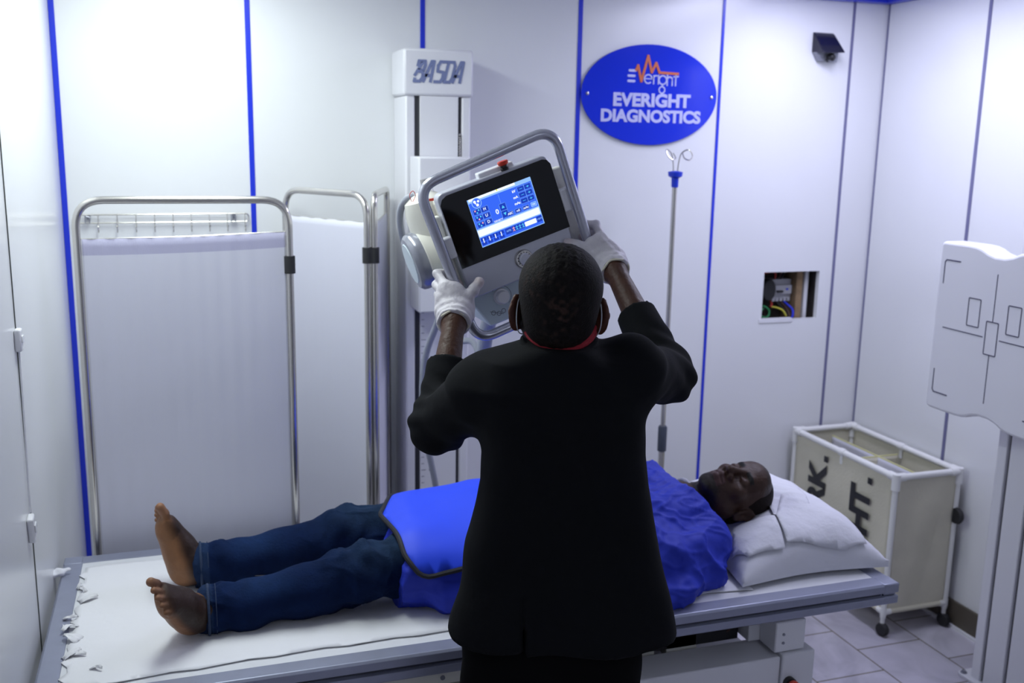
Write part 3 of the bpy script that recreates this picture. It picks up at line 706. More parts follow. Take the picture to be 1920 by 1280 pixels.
for i, L in enumerate(('AEC', 'mS', 'mAs')):
    a = .50+i*.125; rect(a, .51, a+.105, .605, 4, 3, .002); rect(a+.005, .516, a+.10, .599, 3, 4, .0015); txt(L, a+.052, .557, .0072, off=.0002)
rect(.885, .50, .975, .60, 1, 3, .002); rect(.895, .508, .965, .592, 4, 4, .0015); txt('OK', .93, .55, .006, lv=7)
rect(.40, .815, .50, .935, 3, 4); txt('APR', .45, .875, .0072, 1); rect(.505, .815, .70, .935, 3, 4)
for i, m_ in enumerate((6, 5, 5, 5)):
    p = U(.53+i*.05, .875); mb.stroke([(p[0], p[1]+.005), (p[0], p[1]-.001), (p[0]-.002, p[1]-.005)], .0014, cf, Zd+.0006, Zd+.0007, m_); mb.stroke([(p[0]-.003, p[1]+.002), (p[0]+.003, p[1]+.002)], .0012, cf, Zd+.0006, Zd+.0007, m_); mb.stroke([(p[0], p[1]-.001), (p[0]+.002, p[1]-.005)], .0014, cf, Zd+.0006, Zd+.0007, m_)
rect(.71, .83, .895, .925, 2, 5, .002); rect(.905, .815, .985, .935, 3, 4); txt('MEM', .945, .875, .006, 1)
for i in range(4):
    a = .01+i*.093; rect(a, .815, a+.085, .885, 3, 4); rect(a+.005, .905, a+.08, .965, 3, 4); rect(a+.035, .83, a+.048, .92, 2, 5)
mb.build('display', [M[k] for k in DN], hous, smooth=False, label='lit blue touch display')
mb = MB(); mb.lathe([(.0235, 0), (.0235, .004), (.021, .010), (.0185, .010), (.018, .0075), (.0005, .0075)], cf(.009, -.126, 0), EY, 32)
kn = mb.build('dial_bezel', M['chrome'], hous)
mb = MB(); mb.lathe([(.0145, .006), (.0145, .014), (.0125, .016), (.0005, .016)], cf(.009, -.126, 0), EY, 28); mb.build('dial_knob', M['panelsil'], hous)
mb = MB()
for i in range(14):
    a = i*2*math.pi/14; mb.cyl(cf(.009+.0165*math.cos(a), -.126+.0165*math.sin(a), .007), cf(.009+.0165*math.cos(a), -.126+.0165*math.sin(a), .0082), .0012, 6)
mb.build('dial_marks', M['mark'], hous)
# collimator below
mb = MB(); mb.prism([(-.150, -.168), (-.150, -.15), (.13, -.15), (.13, -.24), (.11, -.262), (-.115, -.262)], -.24, -.030, cf); coll = mb.build('collimator', M['bluewhite'], t, bevel=.004)
mb = MB(); mb.lathe([(.021, 0), (.020, .006), (.016, .007), (.0155, .018), (.014, .020), (.0005, .020)], cf(-.066, -.200, -.030), EY, 28); mb.build('collimator_knob', M['enamel'], coll)
mb = MB()
fr2 = frame(cf(0, 0, -.0302), EX, EZ, EY)
mb.stroke(circ(-.066, -.200, .026, n=16, a0=-60, a1=130), .0012, fr2); mb.stroke([(-.040, -.178), (-.030, -.172)], .0025, fr2)
for a, b in ((-.098, -.232), (-.085, -.238), (-.072, -.236)): mb.stroke(circ(a, b, .0055, n=8), .0014, fr2, closed=True)
mb.stroke([(-.105, -.226), (-.075, -.243)], .0014, fr2); mb.build('collimator_marks', M['ring'], coll, smooth=False)
# tube housing
tl = cf(-.152, -.150, -.23); 
def tf(a, b, c): return cf(a, b, c)
TCc = at(790, 487, Y=2.50); ax = EX
mb = MB(); mb.lathe([(.050, 0), (.066, .002), (.074, .010), (.076, .020), (.076, .034)], TCc-ax*.03, ax, 40); mb.build('end_ring', M['ring'], t)
mb = MB(); mb.lathe([(.0005, 0), (.052, 0), (.056, .004)], TCc-ax*.0315, ax, 40); mb.build('end_cap', M['bluewhite'], t)
mb = MB(); mb.lathe([(.076, 0), (.0785, .003), (.0785, .045), (.070, .052), (.070, .30), (.076, .31), (.076, .352), (.06, .356), (.0005, .357)], TCc+ax*.004, ax, 40); mb.build('tube_housing', M['cream'], t)
mb = MB(); mb.lathe([(.01, 0), (.055, .002), (.070, .004), (.072, .012), (.066, .018), (.04, .020), (.01, .021)], TCc+ax*.358, ax, 30); mb.build('far_cap', M['ring'], t)
Q = TCc+ax*.055
mb = MB(); mb.lathe([(.058, 0), (.056, .085), (.048, .115), (.028, .130), (.0005, .133)], Q+EZ*.03, EZ, 32); mb.build('cable_socket', M['cream'], t)
mb = MB(); mb.box((-.120, -.10, -.20), (.150, .060, -.05), fr=cf); mb.build('rear_housing', M['cream'], t, bevel=.012)
mb = MB(); mb.cyl(Q+EZ*.15+EX*.02, Q+EZ*.19+EX*.025, .014, 14); mb.box((-.006, -.006, 0), (.006, .006, .012), fr=frame(Q+EZ*.165+EX*.04, EX, EY, EZ)); mb.build('cable_gland', M['chrome'], t)
mb = MB(); mb.tube(smoothpath([Q+EZ*.13+V(-.005, 0, 0), Q+EZ*.15+V(-.03, 0, 0), Q+EZ*.11+V(-.062, .03, 0), Q+EZ*.04+V(-.068, .08, -.01), Q+V(-.03, .16, -.06), Q+V(.0, .3, -.1)], 8), .009, 12); mb.build('cable', M['hose'], t)
mb = MB(); mb.box((0, -.004, 0), (.028, .004, .006), fr=frame(at(797, 378, Y=2.40), nrm((1, 0, .12)), (0, 1, 0), (0, 0, 1))); mb.build('cable_tag', M['red'], t, label='red plastic tag')
mb = MB(); mb.tube(smoothpath([at(772, 378, Y=2.42), at(768, 366, Y=2.40), at(774, 358, Y=2.40), at(779, 366, Y=2.41), at(774, 378, Y=2.43)], 6), .0009, 6); mb.build('loop_wire', M['red'], t)
# brackets, handle, stop button
Hc = [loc2(*p) for p in ((781, 351), (1033, 240), (1125, 534), (892, 638))]
P = roundcorners([np.array(cf(a, b, .012)) for a, b in Hc], .05, 10, closed=True)
mb = MB(); mb.tube(P, .0125, 18, closed=True); mb.build('handle', M['silver'], t, label='silver tubular handle')
for a0, a1, b0, b1 in ((-.178, -.143, -.062, -.010), (.146, .182, -.058, -.002)):
    mb = MB(); mb.box((a0, b0, -.022), (a1, b1, .006), fr=cf); mb.build('handle_bracket', M['enamel'], t, bevel=.004)
    mb = MB(); mb.box((a0+.006, b0-.09, -.05), (a1-.004, b1+.05, -.024), fr=cf); mb.build('side_plate', M['cream'], t, bevel=.004)
mb = MB(); mb.box((-.030, .084, -.040), (.062, .102, -.012), fr=cf); mb.build('top_bracket', M['enamel'], t, bevel=.003)
mb = MB(); mb.lathe([(.010, 0), (.010, .006), (.0085, .007), (.0085, .012)], cf(.034, .089, -.001), EZ, 20); eb = mb.build('stop_button_base', M['black'], t)
mb = MB(); mb.lathe([(.008, .012), (.0125, .0145), (.0135, .020), (.012, .0225), (.0005, .023)], cf(.034, .089, -.001), EZ, 22); mb.build('stop_button', M['red'], t, label='red emergency stop button')
# hoses hanging from the head
mb = MB(); mb.tube(smoothpath([at(855, 500, Y=2.62), at(838, 545, Y=2.80), at(822, 600, Y=3.0), at(800, 660, Y=3.15), at(792, 720, Y=3.2), at(795, 800, Y=3.25), at(815, 900, Y=3.3), at(830, 1000, Y=3.35)], 8), .011, 12); mb.build('hose', M['hose'], t)
mb = MB(); mb.tube(smoothpath([at(930, 560, Y=2.60), at(915, 610, Y=2.68), at(908, 650, Y=2.72), at(907, 700, Y=2.78), at(908, 800, Y=2.95)], 8), .022, 14); mb.build('hose', M['hose'], t)
mb = MB(); mb.tube(smoothpath([at(862, 640, Y=2.9), at(885, 640, Y=2.85), at(897, 662, Y=2.82), at(903, 700, Y=2.82), at(905, 780, Y=2.95)], 8), .010, 12); mb.build('hose', M['hose'], t)
mb = MB(); mb.cyl(cf(.03, -.262, -.16), cf(.03, -.285, -.16), .05, 24); mb.build('collimator_foot', M['hose'], t)

# ---------------------------------------------------------------- chest stand on the right
t = thing('chest_stand', (2.68, 2.49, 0), 'white upright chest x-ray stand with a marked detector panel, at the right', 'x-ray detector stand')
mb = MB(); mb.box((2.700, 2.370, 0), (2.86, 2.615, 2.3)); mb.box((2.680, 2.575, 0), (2.71, 2.615, 2.3)); mb.box((2.680, 2.475, .0), (2.71, 2.560, 2.3)); mb.box((2.680, 2.370, 0), (2.71, 2.460, 2.3))
mb.build('column', M['enamel'], t, bevel=.003)
mb = MB(); mb.box((2.694, 2.559, .0), (2.704, 2.576, 2.28)); mb.box((2.694, 2.459, 0), (2.704, 2.476, 2.28)); mb.build('track', M['track'], t)
mb = MB(); mb.prism([(2.655, 2.64), (2.66, 2.655), (2.675, 2.66), (2.87, 2.66), (2.87, 2.32), (2.66, 2.32)], 0, .012, lambda x, y, z: V(x, y, z)); bp_ = mb.build('base_plate', M['enamel'], t, bevel=.002)
mb = MB(); mb.lathe([(.012, .012), (.012, .015), (.007, .015), (.007, .022), (.001, .023)], (2.672, 2.640, 0), (0, 0, 1), 8); mb.build('bolt', M['ring'], bp_)
mb = MB(); mb.box((2.57, 2.42, 1.20), (2.70, 2.58, 1.40)); mb.build('carriage', M['enamel'], t, bevel=.008)
XB = 2.48; YB0 = 2.50; ZB0 = 1.298
def outline():
    top = [(.262, .278), (.258, .286), (.248, .291), (.13, .291), (.10, .289), (.075, .283), (.05, .272), (.02, .265)]
    pts = [(a, b) for a, b in top]+[(-a, b) for a, b in top[::-1]]
    return pts+[(a, -b) for a, b in pts[::-1]]
fr = frame((XB, YB0, ZB0), (0, -1, 0), (0, 0, 1), (-1, 0, 0))
mb = MB(); mb.prism(outline(), -.095, 0, fr); det = mb.build('detector_housing', M['enamel'], t, bevel=.010, seg=3)
w = .0042; AM = []
class _L:
    def stroke(s, *a, **k): m_ = MB(); m_.stroke(*a, **k); AM.append(m_)
mb = _L()
for sx in (-1, 1):
    for sz in (-1, 1): mb.stroke([(sx*.235, sz*.150), (sx*.235, sz*.222), (sx*.228, sz*.230), (sx*.165, sz*.230)], w, fr, -.0003, .0006)
mb.stroke([(0, .208), (0, .056)], w*.8, fr, -.0003, .0006); mb.stroke([(0, -.056), (0, -.215)], w*.8, fr, -.0003, .0006)
mb.stroke([(-.215, 0), (-.036, 0)], w*.8, fr, -.0003, .0006); mb.stroke([(.036, 0), (.215, 0)], w*.8, fr, -.0003, .0006)
mb.stroke(rrect(.050, .108, .003, 2), w*.8, fr, -.0003, .0006, closed=True)
for s in (-1, 1): mb.stroke(rrect(.052, .092, .003, 2, s*.084, .072), w*.8, fr, -.0003, .0006, closed=True)
for m_ in AM: m_.build('alignment_mark', M['mark'], det, smooth=False, label='thin dark printed line')

# ---------------------------------------------------------------- laundry hamper
hx0, hx1, hy0, hy1, hz = 2.582, 2.880, 2.985, 3.645, .655
t = thing('laundry_hamper', ((hx0+hx1)/2, (hy0+hy1)/2, 0), 'cream canvas laundry hamper on castors with black lettering, in the corner', 'laundry hamper')
cs = [(hx0, hy0), (hx1, hy0), (hx1, hy1), (hx0, hy1)]
for (a, b) in cs:
    mb = MB(); mb.cyl((a, b, .075), (a, b, hz), .0115, 12); mb.build('post', M['tube_cream'], t)
    mb = MB(); mb.cyl((a, b, .052), (a, b, .085), .009, 10); mb.lathe([(.013, 0), (.013, .03)], (a, b, .085), (0, 0, 1), 12); 
    mb.cyl((a, b, .1), (a+(.03 if a < 2.7 else -.03), b, .1), .013, 10); mb.cyl((a, b, .1), (a, b+(.03 if b < 3.3 else -.03), .1), .013, 10); mb.build('lower_connector', M['tube_cream'], t)
    mb = MB(); mb.lathe([(.008, -.013), (.024, -.012), (.027, -.006), (.027, .006), (.024, .012), (.008, .013)], (a, b-.004, .027), (1, .2, 0), 18); mb.build('castor', M['rubber'], t)
    mb = MB(); mb.cyl((a, b, hz-.05), (a, b, hz+.014), .0165, 14); mb.cyl((a, b, hz), (a+(.04 if a < 2.7 else -.04), b, hz), .0165, 12); mb.cyl((a, b, hz), (a, b+(.04 if b < 3.3 else -.04), hz), .0165, 12)
    mb.build('corner_connector', M['tube_cream'], t)
for i in range(4):
    a, b = cs[i], cs[(i+1) % 4]
    mb = MB(); mb.cyl((a[0], a[1], hz), (b[0], b[1], hz), .013, 12); mb.build('top_rail', M['tube_cream'], t)
    mb = MB(); mb.cyl((a[0], a[1], .1), (b[0], b[1], .1), .011, 12); mb.build('bottom_rail', M['fabric_cream'], t)
ym = (hy0+hy1)/2
for xx in (hx0, hx1):
    mb = MB(); mb.lathe([(.016, -.016), (.017, 0), (.016, .016)], (xx, ym, hz), (0, 1, 0), 12); mb.box((xx-.006, ym-.008, hz-.05), (xx+.006, ym+.008, hz)); mb.build('rail_tab', M['tube_cream'], t)
def cloth_wall(pa, pb, ztop, zbot, amp, n=(0, 0), holes=True):
    pa = V(*pa, 0); pb = V(*pb, 0); dv = nrm(pb-pa); nv = V(-dv[1], dv[0], 0); L = np.linalg.norm(pb-pa); nu, nz = 30, 30; v = []
    for i in range(nu+1):
        for j in range(nz+1):
            u, w = i/nu, j/nz; v.append(pa+dv*L*u+V(0, 0, ztop+(zbot-ztop)*w)+nv*(amp*math.sin(u*8+3*w)*math.sin(math.pi*u)*math.sin(math.pi*w)))
    f = [(i*(nz+1)+j, (i+1)*(nz+1)+j, (i+1)*(nz+1)+j+1, i*(nz+1)+j+1) for i in range(nu) for j in range(nz)]
    mb = MB(); mb.add(v, f); return mb
g = .012
for nm, pa, pb in (('front_canvas', (hx0, hy1-g), (hx0, hy0+g)), ('end_canvas', (hx0+g, hy0), (hx1-g, hy0)), ('back_canvas', (hx1, hy0+g), (hx1, hy1-g)), ('far_canvas', (hx1-g, hy1), (hx0+g, hy1))):
    o = cloth_wall(pa, pb, hz-.004, .092, .008).build(nm, M['fabric_cream'], t); s = o.modifiers.new('s', 'SOLIDIFY'); s.thickness = .003
    if nm == 'front_canvas': fc = o
xm = (hx0+hx1)/2
o = cloth_wall((hx0+.02, ym), (hx1-.02, ym), hz-.035, .12, .01).build('divider', M['fabric_cream'], t); s = o.modifiers.new('s', 'SOLIDIFY'); s.thickness = .003
o = cloth_wall((xm+.03, hy1-.02), (xm+.03, hy0+.02), hz-.035, .12, .012).build('liner', M['curtain'], t); s = o.modifiers.new('s', 'SOLIDIFY'); s.thickness = .003
mb = MB(); mb.box((hx0+.01, hy0+.01, .10), (hx1-.01, hy1-.01, .108)); mb.build('bottom_canvas', M['fabric_cream'], t)
mb = MB()
for pa, pb in (((xm+.03, hy1-.02), (xm+.03, hy0+.02)), ((hx0+.02, ym), (hx1-.02, ym))): mb.tube([(*pa, hz-.033), (*pb, hz-.033)], .0035, 8)
mb.build('piping', M['yellow'], t)
# lettering reading upwards along the posts:  DARK.  LIGHT.
fr = frame((hx0-.010, 0, 0), (0, 0, 1), (0, 1, 0), (-1, 0, 0)); mb = MB()
for s_, yy in (('DARK', 3.452), ('LIGHT', 3.166)):
    add_text(mb, s_, fr, .158, hz-.100, yy, 0, .001, .0075, align='RIGHT', sx=.92)
    mb.box((hz-.072, yy-.058, 0), (hz-.046, yy-.032, .001), fr=fr)
mb.build('lettering', M['black'], t, smooth=False, label='bold black lettering')
mb = MB(); mb.lathe([(.004, -.012), (.03, -.010), (.034, 0), (.03, .010), (.004, .012)], (hx1-.002, hy0-.014, .475), (1, 0, 0), 18); tag(mb.build('wall_knob', M['rubber'], t), None)
# ================================================================ THE TABLE
TX0, TX1, TY0, TY1, TZ = -.345, 1.885, 2.124, 2.950, .700
t = thing('examination_table', (.77, 2.54, 0), 'long white x-ray examination table with grey metal edge rails', 'examination table')
mb = MB(); mb.box((TX0+.05, TY0+.05, TZ-.022), (TX1-.05, TY1-.05, TZ-.002)); mb.build('tabletop', M['tabletop'], t)
def rail(p, q, w, t):
    """grooved aluminium rail along p-q; w = outward direction"""
    p, q, w = V(*p), V(*q), V(*w); d = nrm(q-p); fr = lambda x, y, z: p+w*x+V(0, 0, 1)*y+d*z
    L = np.linalg.norm(q-p)
    prof = [(-.052, 0), (-.006, 0), (0, -.006), (0, -.026), (-.010, -.029), (-.010, -.036), (0, -.039), (0, -.058), (-.004, -.062), (-.045, -.062), (-.052, -.03)]
    mb = MB(); mb.prism(prof, 0, L, fr); r_ = mb.build('edge_rail', M['alu'], t, smooth=False, bevel=.0015)
    mb = MB(); mb.prism([(-.012, -.030), (-.0085, -.030), (-.0085, -.035), (-.012, -.035)], 0.004, L-.004, fr); mb.build('groove', M['alu_dark'], r_, smooth=False)
rail((TX0+.050, TY0, TZ), (TX1-.050, TY0, TZ), (0, -1, 0), t); rail((TX0+.050, TY1, TZ), (TX1-.050, TY1, TZ), (0, 1, 0), t)
rail((TX0, TY0+.050, TZ), (TX0, TY1-.050, TZ), (-1, 0, 0), t); rail((TX1, TY0+.050, TZ), (TX1, TY1-.050, TZ), (1, 0, 0), t)
for cx_, sx_ in ((TX0, 1), (TX1, -1)):
    for cy_, sy_ in ((TY0, 1), (TY1, -1)):
        mb = MB(); xa, xb = sorted((cx_, cx_+sx_*.052)); ya, yb = sorted((cy_, cy_+sy_*.052)); mb.box((xa, ya, TZ-.029), (xb, yb, TZ+.0002)); mb.box((xa+.006, ya+.006, TZ-.037), (xb-.006, yb-.006, TZ-.028)); mb.box((xa, ya, TZ-.061), (xb, yb, TZ-.037)); mb.build('corner_cap', M['alu'], t, bevel=.004)
mb = MB(); mb.box((.30, TY0+.02, .40), (1.525, TY0+.135, .520)); mb.box((.30, TY1-.15, .40), (1.525, TY1-.03, .520)); mb.box((.30, TY0+.135, .40), (.42, TY1-.15, .52))
mb.build('base_frame', M['enamel'], t, bevel=.004)
mb = MB(); mb.box((1.527, TY0+.012, .30), (1.63, TY0+.135, .530)); mb.build('end_cover', M['enamel'], t, bevel=.005)
mb = MB(); mb.box((.30, TY0+.03, .02), (1.60, TY1-.05, .40)); mb.build('pedestal', M['enamel'], t, bevel=.006)
mb = MB(); mb.box((1.505, TY0+.022, .532), (1.60, TY0+.10, .622)); cb_ = mb.build('carriage_block', M['enamel'], t, bevel=.004)
mb = MB()
for z in (.585, .560): mb.cyl((1.530, TY0+.0225, z), (1.530, TY0+.0195, z), .004, 10)
mb.build('screw', M['ring'], cb_)
mb = MB(); mb.box((1.47, TY0+.10, .532), (1.60, TY1-.06, .636)); mb.box((1.49, TY0+.03, .623), (1.59, TY1-.06, .637)); mb.build('cross_beam', M['enamel'], t, bevel=.003)
mb = MB(); mb.box((.40, TY0+.02, .60), (.97, TY0+.05, .636)); mb.box((.40, TY0+.024, .545), (.97, TY0+.055, .592)); fb = mb.build('front_bar', M['cream'], t, bevel=.002)
mb = MB(); mb.lathe([(.006, 0), (.006, .003), (.003, .003)], (.565, TY0+.02, .618), (0, -1, 0), 12); mb.build('screw', M['ring'], fb)
mb = MB(); mb.box((.44, TY0+.14, .525), (1.46, TY1-.16, .56)); mb.build('detector_tray', M['black'], t)
mb = MB(); mb.box((1.235, TY0+.14, .50), (1.33, TY0+.20, .636)); mb.box((1.08, TY0+.14, .50), (1.20, TY0+.17, .636)); mb.build('tray_support', M['cream'], t, bevel=.003)
for yy in (0, .06):
    mb = MB(); mb.tube(smoothpath([(1.38+yy, TY0+.6, .62), (1.40+yy, TY0+.45, .58), (1.42+yy, TY0+.25, .57), (1.43+yy, TY0+.14, .55)], 6), .007, 8); mb.build('cable', M['wbrown'], t)
bc = at(1478, 1278, Y=TY0+.012)
mb = MB(); mb.lathe([(.018, 0), (.018, .014), (.012, .016)], bc, (0, -1, 0), 18); mb.build('button_collar', M['black'], t)
mb = MB(); mb.lathe([(.010, .014), (.016, .020), (.017, .028), (.012, .032), (.0005, .033)], bc, (0, -1, 0), 18); mb.build('stop_button', M['red'], t, label='red stop button')

# ---------------------------------------------------------------- paper on the table
rp = random.Random(3)
def nz2(x, y, s=1.0):
    return .5*np.sin(7*x*s+3*y*s+1.3)+.3*np.sin(19*x*s-11*y*s+.4)+.2*np.sin(31*x*s+37*y*s)
def paper_h(x, y):
    h = .0010+.0009*np.abs(nz2(x, y, 3.0))
    h = h+.006*np.exp(-((y-(2.395+.03*np.sin(3*x)))/.008)**2)*sstep(.1, .02, x)*sstep(-.30, -.2, x)*.5
    return TZ+h
out = []
N = 26
for i in range(N+1): out.append((-.288+.010*math.sin(i*2.3)+.008*rp.random(), 2.190+i*(2.855-2.190)/N))
for i in range(1, 30): out.append((-.288+i*(1.45+.288)/30, 2.862+.004*math.sin(i*1.3)))
out.append((1.45, 2.86)); out.append((1.46, 2.20))
for i in range(29, 0, -1): out.append((-.288+i*(1.45+.288)/30, 2.193+.020*sstep(0, 1, np.array((i)/10.))*1+.004*math.sin(i*2.1)))
o, _ = drape(out, paper_h, .018, .0006, M['paper'], 'paper_sheet', thick=.0005)
tag(o, 'long white paper sheet covering the examination table under the patient', 'paper sheet')
# torn, lifted flaps at the foot end belong to the sheet
def flap(px, py, L, W, ang, lift):
    c = at(px, py, Z=TZ+.003); ca, sa = math.cos(ang), math.sin(ang); mb = MB(); n = 5; v = []; f = []
    for i in range(n+1):
        u = i/n
        for j in range(n+1):
            w = j/n-.5; wj = W*(1-.7*u)*(1+.2*math.sin(5*u+px)); a = L*u; b = w*wj
            v.append((c[0]+ca*a-sa*b, c[1]+sa*a+ca*b, c[2]+lift*math.sin(math.pi*.75*u)+.003*math.sin(9*w+4*u)))
    for i in range(n):
        for j in range(n): f.append((i*(n+1)+j, (i+1)*(n+1)+j, (i+1)*(n+1)+j+1, i*(n+1)+j+1))
    mb.add(v, f); q = mb.build('torn_flap', M['paper'], o, angle=90); s = q.modifiers.new('s', 'SOLIDIFY'); s.thickness = .0006
    return q
for a in ((150, 1128, .045, .03, .3, .010), (118, 1160, .035, .015, -.2, .007), (134, 1172, .045, .04, -1.9, .013), (150, 1200, .045, .035, 2.6, .011), (118, 1235, .045, .025, .6, .010), (132, 1226, .04, .025, -.5, .008), (172, 1252, .03, .015, -.7, .01), (160, 1110, .025, .012, 2.0, .012), (145, 1104, .02, .01, 1.1, .01)): flap(*a)
# wad of tissue on the table corner
mb = MB(); c = at(100, 1076, Z=TZ+.010)
prm = [ell(c, (.028, .014, .009), k=.01), ell(c+V(.02, .01, .004), (.022, .012, .006), k=.008), ell(c+V(-.018, -.012, .0), (.012, .02, .006), k=.008)]
ob, *_ = organic('tissue_wad', prm, grid1((c[0]-.06, c[0]+.06, .0025)), grid1((c[1]-.06, c[1]+.06, .0025)), grid1((TZ-.01, TZ+.05, .0025)), M['towel'], None, disp=lambda v, n: .0018*wave(v, (1, .6, .3), 210)+.0012*wave(v, (.3, -1, .5), 330))
tag(ob, 'crumpled white tissue on the far left corner of the table', 'tissue')

# ================================================================ THE PATIENT
HC = at(1380, 925, d=2.975)                      # centre of the skull
HU = nrm((.975, -.10, .105)); HN = V(-.22, -.40, .90); HN = nrm(HN-HU*(HN@HU)); HL = np.cross(HN, HU)   # crown, face, patient's... side
RH = np.array([HL, HN, HU])
def hp(x, y, z): return HC+HL*x+HN*y+HU*z
def head_prims(hp, R, ears=True, closed=True):
    Pm = [ell(hp(0, -.012, .030), (.0745, .096, .084), R, .02),
          ell(hp(0, .020, -.040), (.060, .066, .078), R, .03),
          ell(hp(0, .060, .045), (.052, .034, .045), R, .03),
          cap(hp(-.030, .078, .016), hp(.030, .078, .016), .012, k=.018),
          ell(hp(0, .066, -.098), (.025, .020, .020), R, .025),
          cap(hp(-.052, -.005, -.055), hp(-.016, .062, -.098), .017, .014, k=.025), cap(hp(.052, -.005, -.055), hp(.016, .062, -.098), .017, .014, k=.025),
          ell(hp(-.046, .054, -.022), (.022, .022, .020), R, .02), ell(hp(.046, .054, -.022), (.022, .022, .020), R, .02),
          ell(hp(0, .066, -.064), (.034, .024, .028), R, .02)]
    for s in (-1, 1):
        Pm += [ell(hp(s*.032, .092, .000), (.019, .012, .013), R, .012, '-'), ell(hp(s*.032, .0735, -.001), (.0155, .0145, .0135), R, .004),
               cap(hp(s*.018, .0835, -.004), hp(s*.045, .079, -.003), .0032, k=.003)]
    Pm += [cap(hp(0, .086, .010), hp(0, .106, -.034), .0075, .0135, k=.012), ell(hp(-.016, .093, -.040), (.0115, .012, .0095), R, .008), ell(hp(.016, .093, -.040), (.0115, .012, .0095), R, .008),
           ell(hp(-.009, .101, -.0485), (.0045, .007, .006), R, .004, '-'), ell(hp(.009, .101, -.0485), (.0045, .007, .006), R, .004, '-'),
           cap(hp(-.022, .083, -.0635), hp(0, .0925, -.060), .006, .0085, k=.008), cap(hp(.022, .083, -.0635), hp(0, .0925, -.060), .006, .0085, k=.008),
           cap(hp(-.020, .082, -.0755), hp(0, .090, -.0775), .006, .0095, k=.008), cap(hp(.020, .082, -.0755), hp(0, .090, -.0775), .006, .0095, k=.008),
           cap(hp(-.026, .086, -.0690), hp(0, .1005, -.0688), .0018, k=.004, op='-'), cap(hp(.026, .086, -.0690), hp(0, .1005, -.0688), .0018, k=.004, op='-')]
    if ears:
        for s in (-1, 1):
            Pm += [ell(hp(s*.077, -.010, -.012), (.008, .019, .031), R, .008), cap(hp(s*.084, -.026, .004), hp(s*.084, -.012, .020), .006, k=.006), cap(hp(s*.083, -.026, .004), hp(s*.080, -.014, -.034), .006, .008, k=.006),
                   ell(hp(s*.087, -.006, -.008), (.007, .010, .016), R, .005, '-')]
    return Pm
def foot_prims(heel, toe, sole, side, s=1.0):
    """heel point, unit towards the toes, unit out of the sole, unit towards the big toe"""
    h, T, S, B = map(lambda q: np.array(q, float), (heel, toe, sole, side)); S = nrm(S-T*(S@T)); B = nrm(B-T*(B@T)-S*(B@S))
    def q(a, b, c): return h+(T*a+B*b-S*c)*s     # along toes, to the big toe, towards the instep
    R = np.array([T, B, S])
    P = [ell(q(.020, 0, .030), np.array((.036, .031, .034))*s, R, .02),
         cap(q(.02, -.006, .035), q(.085, -.016, .034), .030*s, .025*s, k=.03), cap(q(.03, .010, .045), q(.10, .018, .045), .026*s, .022*s, k=.03),
         cap(q(.10, .016, .040), q(.180, .026, .024), .024*s, .020*s, k=.03), cap(q(.085, -.016, .030), q(.160, -.028, .020), .023*s, .016*s, k=.03),
         cap(q(.10, .0, .040), q(.175, .0, .022), .024*s, .018*s, k=.03)]
    for b, l, r, L in ((.033, .185, .0125, .050), (.010, .190, .0090, .040), (-.008, .184, .0085, .034), (-.024, .174, .0080, .028), (-.039, .160, .0078, .024)):
        P += [cap(q(l-.01, b, .020), q(l+L*.55, b*1.04, .020), r*s*1.0, r*s*.92, k=.006), cap(q(l+L*.55, b*1.04, .020), q(l+L, b*1.06, .013), r*s*.92, r*s*1.0, k=.005)]
    return P
# joints of the patient
hipF, hipN = V(.80, 2.66, .80), V(.80, 2.44, .80)
kneF, kneN = V(.42, 2.675, .790), V(.44, 2.405, .800)
ankF, ankN = V(.020, 2.650, .758), V(.030, 2.392, .750)
heeF, heeN = V(-.040, 2.645, .722), V(-.030, 2.385, .728)
toeF = nrm(V(-.24, .10, .95)); toeN = nrm(V(-.30, -.60, .66))
footF = foot_prims(heeF, toeF, (-.94, -.32, .0), (-.2, -1, .0), .92)
footN = foot_prims(heeN, toeN, (-.95, -.05, -.3), (.15, .72, .6), .86)
def leg_prims(hip, kne, ank, hee, g=0.0):
    mid = (kne+ank)/2; G = g if g else -.008
    return [cap(hip, kne, .088+G, .060+G, k=.03), cap(kne, mid+V(.03, 0, -.008), .058+G, .054+G, k=.03), cap(mid+V(.03, 0, -.008), ank, .052+G, .036+g, k=.03)]
SHN, SHF = V(1.385, 2.345, .795), V(1.385, 2.735, .825)
EBN, EBF = V(1.075, 2.265, .775), V(1.09, 2.80, .77)
WRN, WRF = V(.83, 2.305, .762), V(.85, 2.80, .76)
neck0 = V(1.40, 2.535, .835)
def torso(g=0.0):
    return [loft((0, 2.54, .805), (0, 1, 0), (0, 0, 1), (1, 0, 0), [.66, .78, .92, 1.05, 1.20, 1.34, 1.42], [0]*7, [-.01, 0, .004, .006, .010, .012, .01], np.array([.12, .165, .155, .150, .165, .16, .10])+g, np.array([.07, .095, .095, .100, .115, .10, .055])+g, .04, 2.3)]
def arm(SH, EB, WR, g=0.0):
    return [cap(SH, EB, .052+g, .042+g, k=.04), cap(EB, WR, .040+g, .030+g, k=.02)]
body = torso()+leg_prims(hipF, kneF, ankF, heeF)+leg_prims(hipN, kneN, ankN, heeN)
body += [cap(ankF, heeF+toeF*.03+V(.028, 0, 0), .033, .030, k=.03), cap(ankF, heeF+toeF*.085+V(.036, 0, 0), .036, .034, k=.04), cap(heeF+toeF*.06+V(.03, 0, 0), heeF+toeF*.14+V(.018, 0, 0), .036, .028, k=.03)]+footF
body += [cap(ankN, heeN+toeN*.02+V(.026, 0, 0), .032, .030, k=.03), cap(ankN, heeN+toeN*.08+V(.036, 0, 0), .034, .030, k=.04), cap(heeN+toeN*.05+V(.03, 0, 0), heeN+toeN*.13+V(.02, 0, 0), .034, .027, k=.03)]+footN
